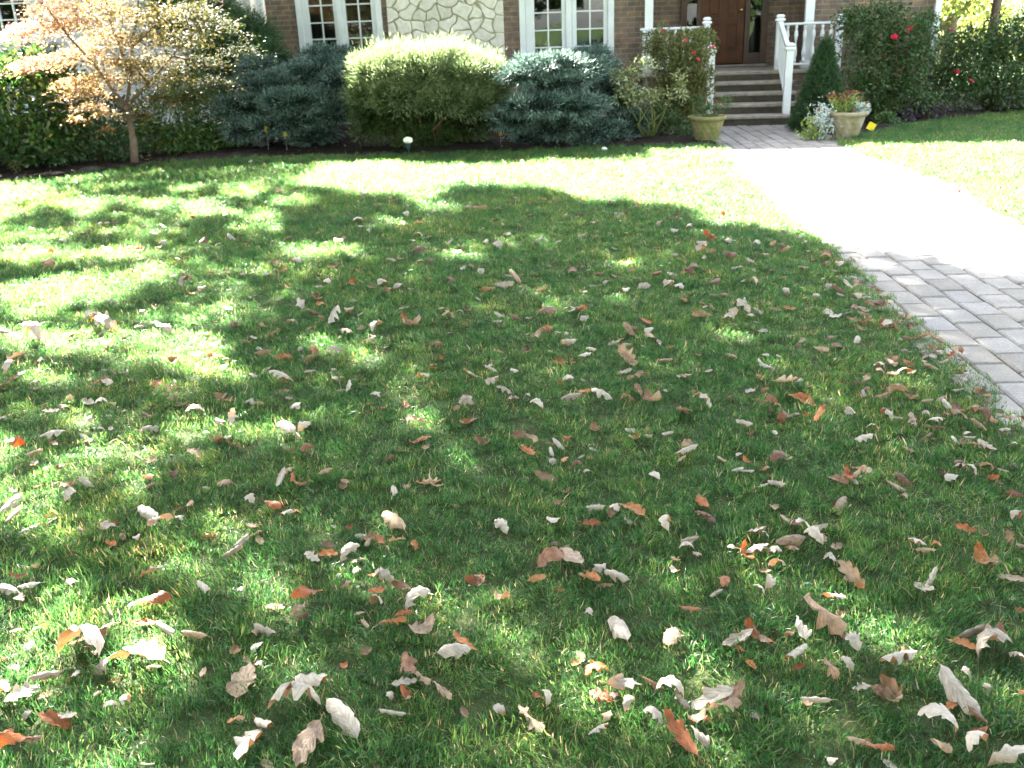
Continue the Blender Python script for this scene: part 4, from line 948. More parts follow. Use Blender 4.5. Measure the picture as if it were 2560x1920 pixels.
# trees beyond on the right, in full sun
def tree(name, label, x, y, H, R, mat, n, L, seed, trunk_r=.16, z0=1.5, group=None):
    e = empty(name, (x, y, 0)); tag(e, label, 'tree', group)
    g = np.random.default_rng(seed)
    mb = MB(); mb.tube([(0, 0, -.05), (.05, 0, H * .3), (-.08, .1, H * .6), (.1, 0, H * .9)], [trunk_r, trunk_r * .8, trunk_r * .5, .02], 10)
    bl = []
    for k in range(16):
        a = g.random() * 2 * pi; rr = R * g.uniform(.25, .85); zz = z0 + (H - z0) * g.uniform(.08, .92); rr *= (1 - .45 * abs((zz - z0) / (H - z0) - .35))
        c = (rr * cos(a), rr * sin(a), zz); s = R * g.uniform(.28, .48); bl.append((*c, s, s, s * .6))
        mb.tube([(0, 0, max(zz - rr * .8, H * .15)), (c[0] * .5, c[1] * .5, zz - rr * .2), c], [trunk_r * .45, trunk_r * .25, .01], 6)
    mb.build('trunk', m_bark, e, True)
    P, N, r = blob_pts(bl, n, seed, .8)
    D = unit(N + .9 * g.normal(size=P.shape) + [0, 0, -.1]); V, F, T = leaf_faces(P, D, L * g.uniform(.6, 1.2, len(P)), .55, .2, seed + 1)
    np_mesh('crown', V, F, mat, e, attrs={'tint': T})
    return e
tree('tree', 'yellow-green sunlit tree just right of the brick house corner', 10.9, 24, 7.0, 2.6, fm_far, 11000, .15, 101, z0=.9)
tree('tree', 'dark-trunked tree with hanging foliage at the upper right corner', 9.45, 19.0, 6.5, 1.7, fm_leaf, 7000, .11, 102, .10, 2.05)
tree('tree', 'pale distant tree in full sun at the right edge', 18.0, 36, 9, 3.8, fm_far, 9000, .22, 103, z0=.6)
tree('tree', 'distant yellowish tree glimpsed behind the nearer sunlit tree', 18.4, 45, 9, 4.6, fm_far, 9000, .26, 104, z0=.6)
leafy('hedge_bush', 'sunlit yellow-green bush far behind the right rose bushes', fm_far, [(13.2, 29, .9, 2.0, 1.2, 1.0), (15.5, 30, .9, 1.8, 1.2, 1.1), (11.0, 28, .8, 1.6, 1.2, .9)], 9000, .14, .5, 105)

# unseen trees behind the photographer, enlarged to hold back skylight; mirrored in the windows
m_back = foliage_mat('street_tree_leaf', [(0, (.02, .045, .012)), (1, (.07, .12, .03))], .6, .2, .25)
WHERE = ['third from the left, mirrored in the left window', 'mirrored in the left window, left of the middle', 'straight behind, mirrored in the right window', 'mirrored right of centre in the right window', 'far right, mirrored in the door side light', 'rightmost and nearest to the path', 'leftmost and nearest to the white house']
for i, (x, y) in enumerate(((-12, -9), (-6.5, -11), (0.5, -9.5), (7, -11), (13, -9), (19, -5), (-19, -4))):
    tree('unseen_street_tree', ('unseen leafy street tree behind the photographer, ' + WHERE[i]), x, y, 15 + i % 3, 5.0, m_back, 12000, .42, 200 + i, .3, 1.5, 'unseen street trees opposite the house')

# the oak whose branches hang over the lawn from the left, above the picture; its shadow dapples the grass
def shade_oak():
    g = np.random.default_rng(77)
    sdv = np.array(sun_dir)
    K = 2560 / 2212.
    top = [(-600, 500), (0, 464), (110, 447), (215, 425), (300, 412), (420, 404), (520, 406), (640, 398), (800, 408), (900, 396), (1000, 402), (1100, 402), (1180, 412), (1260, 432), (1380, 441), (1480, 452), (1560, 478), (1640, 500), (1720, 512), (1800, 532), (1900, 538), (2000, 546), (2060, 562), (2150, 572), (2212, 588), (2900, 640)]
    tx = np.array([p[0] for p in top]) * K; ty = np.array([p[1] for p in top]) * K
    # sun flecks: centre and radii in the photograph, strength
    gaps = [(700, 547, 75, 15, 1), (263, 562, 75, 20, 1), (185, 455, 45, 12, 1), (130, 640, 120, 22, .8), (60, 560, 70, 18, .6), (263, 508, 40, 9, .6), (533, 423, 30, 8, .8), (150, 743, 110, 26, .9), (10, 752, 40, 18, .8), (400, 748, 90, 28, .9), (80, 700, 90, 15, .6), (300, 690, 60, 15, .5), (467, 805, 60, 18, .9), (100, 835, 80, 22, .6), (225, 898, 60, 20, .7), (513, 895, 50, 18, .6), (250, 1066, 55, 20, .6), (475, 1090, 45, 20, .5), (488, 1155, 40, 18, .5), (633, 440, 40, 9, .9), (578, 473, 30, 9, .6), (816, 488, 60, 9, .5), (903, 421, 60, 9, .7), (780, 418, 50, 9, .6), (940, 447, 90, 9, .5), (1045 / K, 695 / K, 60, 12, .4), (691, 757, 50, 18, .8), (890, 920, 60, 26, .7), (578, 927, 50, 24, .8), (965, 1052, 50, 20, .6), (760, 1000, 50, 18, .4), (1331, 577, 70, 9, .7), (1356, 655, 45, 14, .9), (1200, 640, 60, 9, .4), (1543, 482, 60, 10, .7), (1600, 520, 50, 9, .5), (1163, 828, 50, 18, .9), (1326, 957, 40, 14, .7), (1734, 872, 35, 14, 1), (1996, 840, 60, 16, .6), (183, 1262, 75, 45, .9), (534, 1266, 40, 28, .7), (330, 1420, 60, 26, .7), (366, 1490, 60, 24, .6), (1087, 1432, 40, 24, .6), (595, 1300, 40, 24, .7), (1134, 1446, 40, 45, .9), (1612, 1614, 90, 35, .8), (1570, 1525, 70, 20, .8), (1701, 1560, 40, 55, .9), (1400, 1230, 40, 18, .5), (1330, 1340, 30, 14, .4), (1040, 1220, 40, 16, .5), (2034, 676, 50, 10, .6), (2171, 757, 50, 10, .8), (2184, 823, 50, 14, .9), (1950, 575, 40, 7, .8), (1880, 640, 60, 9, .3), (1500, 800, 50, 12, .4), (1780, 640, 40, 12, .5), (2040, 610, 120, 9, .25), (40, 1190, 50, 26, .4), (640, 1130, 50, 18, .5), (850, 1140, 40, 14, .4), (80, 1330, 30, 16, .4), (760, 1200, 40, 16, .4), (690, 640, 60, 12, .4), (520, 630, 60, 10, .5), (420, 560, 60, 12, .5), (30, 900, 50, 20, .5), (370, 860, 50, 16, .5)]
    gaps += [(60, 640, 90, 22, .9), (230, 640, 70, 16, .8), (330, 600, 60, 14, .7), (560, 500, 60, 10, .6), (450, 460, 60, 10, .7), (330, 450, 50, 10, .8), (90, 520, 60, 10, .7), (60, 800, 60, 20, .7), (330, 790, 60, 18, .7), (200, 960, 60, 20, .5), (60, 980, 50, 20, .5), (380, 960, 50, 18, .5), (700, 860, 60, 18, .5), (1010, 560, 60, 10, .5), (930, 760, 50, 14, .45), (1180, 720, 50, 12, .45), (1480, 720, 50, 12, .5), (1420, 880, 50, 14, .45), (1620, 760, 60, 12, .4), (1250, 1100, 50, 16, .45), (900, 1320, 40, 20, .45), (1560, 1180, 50, 16, .4), (420, 1180, 50, 20, .6), (120, 1130, 50, 20, .5), (1900, 1130, 40, 16, .4), (1500, 1400, 40, 20, .45), (820, 1560, 60, 26, .5), (180, 1560, 50, 24, .5), (1270, 1560, 40, 26, .5)]
    GA = np.array(gaps); GA[:, 4] = np.minimum(1, GA[:, 4] * 1.3); GA[:, 4] *= 1 - .32 * np.clip((GA[:, 1] - 1000) / 250, 0, 1); GA[:, 2:4] *= (1 + .75 * np.clip((GA[:, 1] - 850) / 500, 0, 1))[:, None]
    def gapval(px, py):
        v = np.zeros(len(px))
        for cx, cy, rx, ry, s in GA:
            d = ((px / K - cx) / rx) ** 2 + ((py / K - cy) / ry) ** 2; v = np.maximum(v, s * np.clip(1.9 - d, 0, 1))
        return v
    N0 = 11000
    Gx = g.uniform(-10, 6.5, N0); Gy = g.uniform(-3.5, 11.8, N0)
    PX, PY, z = project(np.stack([Gx, Gy, np.zeros(N0)], 1))
    inview = Gy > 1.0
    edge = np.interp(np.clip(PX, tx[0], tx[-1]), tx, ty)
    ok = np.where(inview, PY > edge + 8, True)
    gv = np.where(inview, gapval(PX, PY), 0)
    # the crown is thinner towards the left
    left = np.clip((PX - 100) / 1500, 0, 1)
    base = .46 + .54 * left
    base *= 1 - .22 * np.clip((PY - 1100) / 500, 0, 1) * inview
    nz = .5 + .5 * np.sin(Gx * 3.3 + 1.7 * np.sin(Gy * 1.9)) * np.sin(Gy * 2.6 + 1.1 * np.sin(Gx * 2.2))
    base *= np.where(nz < .34 - .12 * left, .30 + .5 * left, 1)
    keep = ok & (g.random(N0) < base * (1 - .97 * np.clip(gv * 1.25, 0, 1)))
    Gx, Gy = Gx[keep], Gy[keep]; n = len(Gx)
    h = g.uniform(5.6, 9.0, n) + .25 * np.clip(Gy - 6, 0, 6)
    Cc = np.stack([Gx, Gy, np.zeros(n)], 1) + sdv * (h / sdv[2])[:, None]
    per = 20
    k = np.repeat(np.arange(n), per)
    d = g.normal(size=(n * per, 3)) * np.array([.13, .13, .10])
    P = Cc[k] + d
    # re-test every leaf so that the flecks stay open
    t = P[:, 2] / sdv[2]; Q = P - sdv * t[:, None]
    qx, qy, qz = project(Q); iv = (Q[:, 1] > 1.0)
    e2 = np.interp(np.clip(qx, tx[0], tx[-1]), tx, ty); g2 = np.where(iv, gapval(qx, qy), 0)
    # drop leaves whose shadow would fall on the sunlit band or in the flecks
    kk = (~iv | (qy > e2)) & (g.random(len(P)) > g2 * .9)
    P = P[kk]
    # leaf clusters added to shade the maple's right half, the left shrubs and parts of the bed edge
    extra = []
    for (x0, x1, y0, y1, z0, z1, nn) in ((-5.0, -3.2, 12.6, 13.5, .9, 2.6, 130), (-7.5, -4.6, 12.2, 13.6, .1, .5, 150), (-3.6, -1.9, 12.6, 14.2, .4, 1.3, 80)):
        T0 = np.stack([g.uniform(x0, x1, nn), g.uniform(y0, y1, nn), g.uniform(z0, z1, nn)], 1); hh = g.uniform(6.4, 9.2, nn) - T0[:, 2]
        c0 = T0 + sdv * (hh / sdv[2])[:, None]; kx = np.repeat(np.arange(nn), 20); extra.append(c0[kx] + g.normal(size=(nn * 20, 3)) * [.13, .13, .1])
    X = np.concatenate(extra); tX = X[:, 2] / sdv[2]; QX = X - sdv * tX[:, None]
    bedy = np.interp(QX[:, 0], [p[0] for p in BED_L], [p[1] for p in BED_L])
    X = X[~((QX[:, 0] < 2.6) & (QX[:, 1] < bedy - .28))]
    P = np.concatenate([P, X])
    D = unit(g.normal(size=P.shape) * [1, 1, .45]); 
    nrm = np.tile(np.array([[0, .25, 1.0]]), (len(P), 1))
    V, F, T = leaf_faces(P, D, g.uniform(.12, .20, len(P)), .62, .12, 78, .1, None, nrm)
    bx, by = -12.2, 13.0
    e = empty('oak_tree', (bx, by, 0)); tag(e, 'tall oak standing left of the picture, its branches overhanging and dappling the lawn', 'tree')
    off = np.array([bx, by, 0])
    np_mesh('crown', V - off, F, fm_oak, e, attrs={'tint': T})
    mb = MB(); mb.tube([(0, 0, -.1), (.2, .1, 1.5), (.3, .2, 3.4), (.7, .3, 5.2), (1.2, .4, 7.5)], [.42, .34, .30, .22, .1], 14)
    for j in np.linspace(0, len(P) - 1, 26).astype(int):
        c = Vector(P[j] - off); s = Vector((.35, .2, 3.6 + (j % 5) * .5)); c.z = max(c.z, 5.0)
        mb.tube([s, s.lerp(c, .3) + Vector((0, 0, 1.2)), s.lerp(c, .7) + Vector((0, 0, .6)), c], [.14, .08, .04, .01], 6)
    mb.build('trunk', m_bark, e, True)
shade_oak()

# ------------------------------------------------------------------ fallen oak leaves
def leaf_grid(seed, form, nu=16, nv=7):
    g = np.random.default_rng(seed)
    lob = form[1] if len(form) > 1 else None
    ph = g.uniform(0, 6); nl = g.choice([3, 3.5, 4]); wmax = g.uniform(.24, .35)
    deep = g.uniform(.38, .74) if g.random() < .8 else g.uniform(.10, .22)
    kind = form[0]
    cup = {'arched': g.uniform(.2, .8), 'cupped': g.uniform(-1.6, -.9), 'folded': g.uniform(2.0, 3.0), 'rolled': g.uniform(4.0, 5.2), 'twisted': g.uniform(.4, 1.4), 'flat': g.uniform(-.25, .3), 'curled': g.uniform(-1.0, -.4)}[kind]
    kl = {'arched': g.uniform(1.4, 2.2), 'cupped': g.uniform(-.8, .2), 'folded': g.uniform(.1, .8), 'rolled': g.uniform(0, .5), 'twisted': g.uniform(.4, 1.0), 'flat': g.uniform(-.3, .4), 'curled': g.uniform(-2.4, -1.5)}[kind]
    cup *= 1.35; kl *= 1.4
    tw = {'twisted': g.choice([-1, 1]) * g.uniform(1.4, 2.6)}.get(kind, g.uniform(-.4, .4))
    bs = g.uniform(-.5, .5)      # sideways bend of the midrib
    rip = g.uniform(.010, .03); rf = g.uniform(9, 15)
    ph2 = g.uniform(0, 6); crm = g.choice([.012, .03, .05, .065])
    V = []; UV = []
    pos = np.zeros(3); du = 1.0 / (nu - 1)
    for i in range(nu):
        u = i * du; th = kl * (u - .5) ; ps = bs * (u - .5)
        tdir = np.array([cos(th) * cos(ps), cos(th) * sin(ps), -sin(th)])
        side = np.array([-sin(ps), cos(ps), 0.0]); up = np.cross(tdir, side)
        a = tw * (u - .5); s2 = side * cos(a) + up * sin(a); u2 = -side * sin(a) + up * cos(a)
        env = sin(pi * min(max(u, 0.0), 1) ** .80) ** .8 if 0 < u < 1 else 0.0
        lobe = abs(sin(pi * nl * u + .3))
        for j in range(nv):
            v = (j / (nv - 1) - .5) * 2
            wv = wmax * env * (1 - deep * (1 - lobe ** .7) * abs(v) ** .5) * (1 + .12 * sin(17 * u + ph + 2 * v)) + .006
            s = wv * v; c = cup / (wmax * 1.0) * .5
            if abs(c) > 1e-3: y_ = sin(c * s) / c; z_ = -(1 - cos(c * s)) / c
            else: y_, z_ = s, 0
            shift = .10 * abs(v) * lobe * env + .02 * sin(9 * u + ph) * v
            r = rip * abs(v) ** 2 * sin(rf * u * 2 + ph + (1.3 if v > 0 else 0)) * (env + .1)
            cr = crm * (sin(8 * u + 3 * v + ph) * sin(5 * v + 11 * u * .7 + ph2) + .6 * sin(19 * u + 5 * v + ph2) * abs(v)) * min(1, env + .1)
            p = pos + tdir * shift + s2 * y_ + u2 * (z_ + r + cr)
            V.append(p); UV.append((u, v * .5 + .5))
        pos = pos + tdir * du
    V = np.array(V); V[:, 0] -= V[:, 0].mean(); V[:, 1] -= V[:, 1].mean()
    F = []
    for i in range(nu - 1):
        for j in range(nv - 1):
            q = i * nv + j; F.append((q, q + nv, q + nv + 1, q + 1))
    return V, F, UV
def leaf_material(name, from_obj):
    m, nt, n, l, b = new_mat(name)
    if from_obj:
        oi = n.new('ShaderNodeObjectInfo'); topc = oi.outputs['Color']; alph = oi.outputs['Alpha']
    else:
        a = node(n, 'ShaderNodeAttribute'); a.attribute_name = 'lc'; topc = a.outputs['Color']; alph = a.outputs['Alpha']
    uv = n.new('ShaderNodeUVMap'); sp = n.new('ShaderNodeSeparateXYZ'); l.new(uv.outputs[0], sp.inputs[0])
    # herringbone veins from the leaf's own coordinates
    d = node(n, 'ShaderNodeMath', operation='SUBTRACT'); l.new(sp.outputs['Y'], d.inputs[0]); d.inputs[1].default_value = .5
    ab = node(n, 'ShaderNodeMath', operation='ABSOLUTE'); l.new(d.outputs[0], ab.inputs[0])
    k = node(n, 'ShaderNodeMath', operation='MULTIPLY_ADD'); l.new(ab.outputs[0], k.inputs[0]); k.inputs[1].default_value = -.55; l.new(sp.outputs['X'], k.inputs[2])
    k2 = node(n, 'ShaderNodeMath', operation='MULTIPLY'); l.new(k.outputs[0], k2.inputs[0]); k2.inputs[1].default_value = 58
    sn = node(n, 'ShaderNodeMath', operation='SINE'); l.new(k2.outputs[0], sn.inputs[0])
    vr = ramp(n, [(.80, (0, 0, 0)), (1.0, (1, 1, 1))]); 
    h_ = node(n, 'ShaderNodeMath', operation='MULTIPLY_ADD'); l.new(sn.outputs[0], h_.inputs[0]); h_.inputs[1].default_value = .5; h_.inputs[2].default_value = .5; l.new(h_.outputs[0], vr.inputs[0])
    mr = ramp(n, [(.0, (1, 1, 1)), (.035, (0, 0, 0))]); l.new(ab.outputs[0], mr.inputs[0])
    vmx = node(n, 'ShaderNodeMath', operation='MAXIMUM'); l.new(vr.outputs[0], vmx.inputs[0]); l.new(mr.outputs[0], vmx.inputs[1])
    ge = n.new('ShaderNodeNewGeometry'); no = n.new('ShaderNodeTexNoise'); no.inputs['Scale'].default_value = 45; no.inputs['Detail'].default_value = 6; l.new(ge.outputs['Position'], no.inputs['Vector'])
    rv = ramp(n, [(.32, (.62, .58, .55)), (.55, (1, 1, 1)), (.75, (1.18, 1.12, 1.0))]); l.new(no.outputs['Fac'], rv.inputs[0])
    top = node(n, 'ShaderNodeMix', data_type='RGBA', blend_type='MULTIPLY'); top.inputs[0].default_value = 1; l.new(topc, top.inputs[6]); l.new(rv.outputs[0], top.inputs[7])
    und = node(n, 'ShaderNodeMix', data_type='RGBA', blend_type='MULTIPLY'); und.inputs[0].default_value = .7; l.new(rv.outputs[0], und.inputs[7]); ub = node(n, 'ShaderNodeMix', data_type='RGBA'); l.new(alph, ub.inputs[0]); ub.inputs[6].default_value = (.15, .115, .08, 1); ub.inputs[7].default_value = (.41, .37, .30, 1); l.new(ub.outputs[2], und.inputs[6])
    side = node(n, 'ShaderNodeMix', data_type='RGBA'); l.new(ge.outputs['Backfacing'], side.inputs[0]); l.new(top.outputs[2], side.inputs[6]); l.new(und.outputs[2], side.inputs[7])
    vm = node(n, 'ShaderNodeMix', data_type='RGBA', blend_type='MULTIPLY'); vf = node(n, 'ShaderNodeMath', operation='MULTIPLY'); l.new(vmx.outputs[0], vf.inputs[0]); vf.inputs[1].default_value = .42; l.new(vf.outputs[0], vm.inputs[0]); l.new(side.outputs[2], vm.inputs[6]); vm.inputs[7].default_value = (.62, .52, .40, 1)
    l.new(vm.outputs[2], b.inputs['Base Color']); b.inputs['Roughness'].default_value = .55; b.inputs['Specular IOR Level'].default_value = .4
    bp = n.new('ShaderNodeBump'); bp.inputs['Strength'].default_value = .6; bp.inputs['Distance'].default_value = .0015; l.new(vmx.outputs[0], bp.inputs['Height']); l.new(bp.outputs[0], b.inputs['Normal'])
    tr = n.new('ShaderNodeBsdfTranslucent'); tm = node(n, 'ShaderNodeMix', data_type='RGBA', blend_type='MULTIPLY'); tm.inputs[0].default_value = 1; l.new(vm.outputs[2], tm.inputs[6]); tm.inputs[7].default_value = (1.1, .55, .22, 1); l.new(tm.outputs[2], tr.inputs[0])
    ms = n.new('ShaderNodeMixShader'); ms.inputs[0].default_value = .22; l.new(b.outputs[0], ms.inputs[1]); l.new(tr.outputs[0], ms.inputs[2]); l.new(ms.outputs[0], n['Material Output'].inputs[0])
    return m
m_leaf = leaf_material('dry_oak_leaf', True); m_leaf2 = leaf_material('dry_oak_leaf_scatter', False)

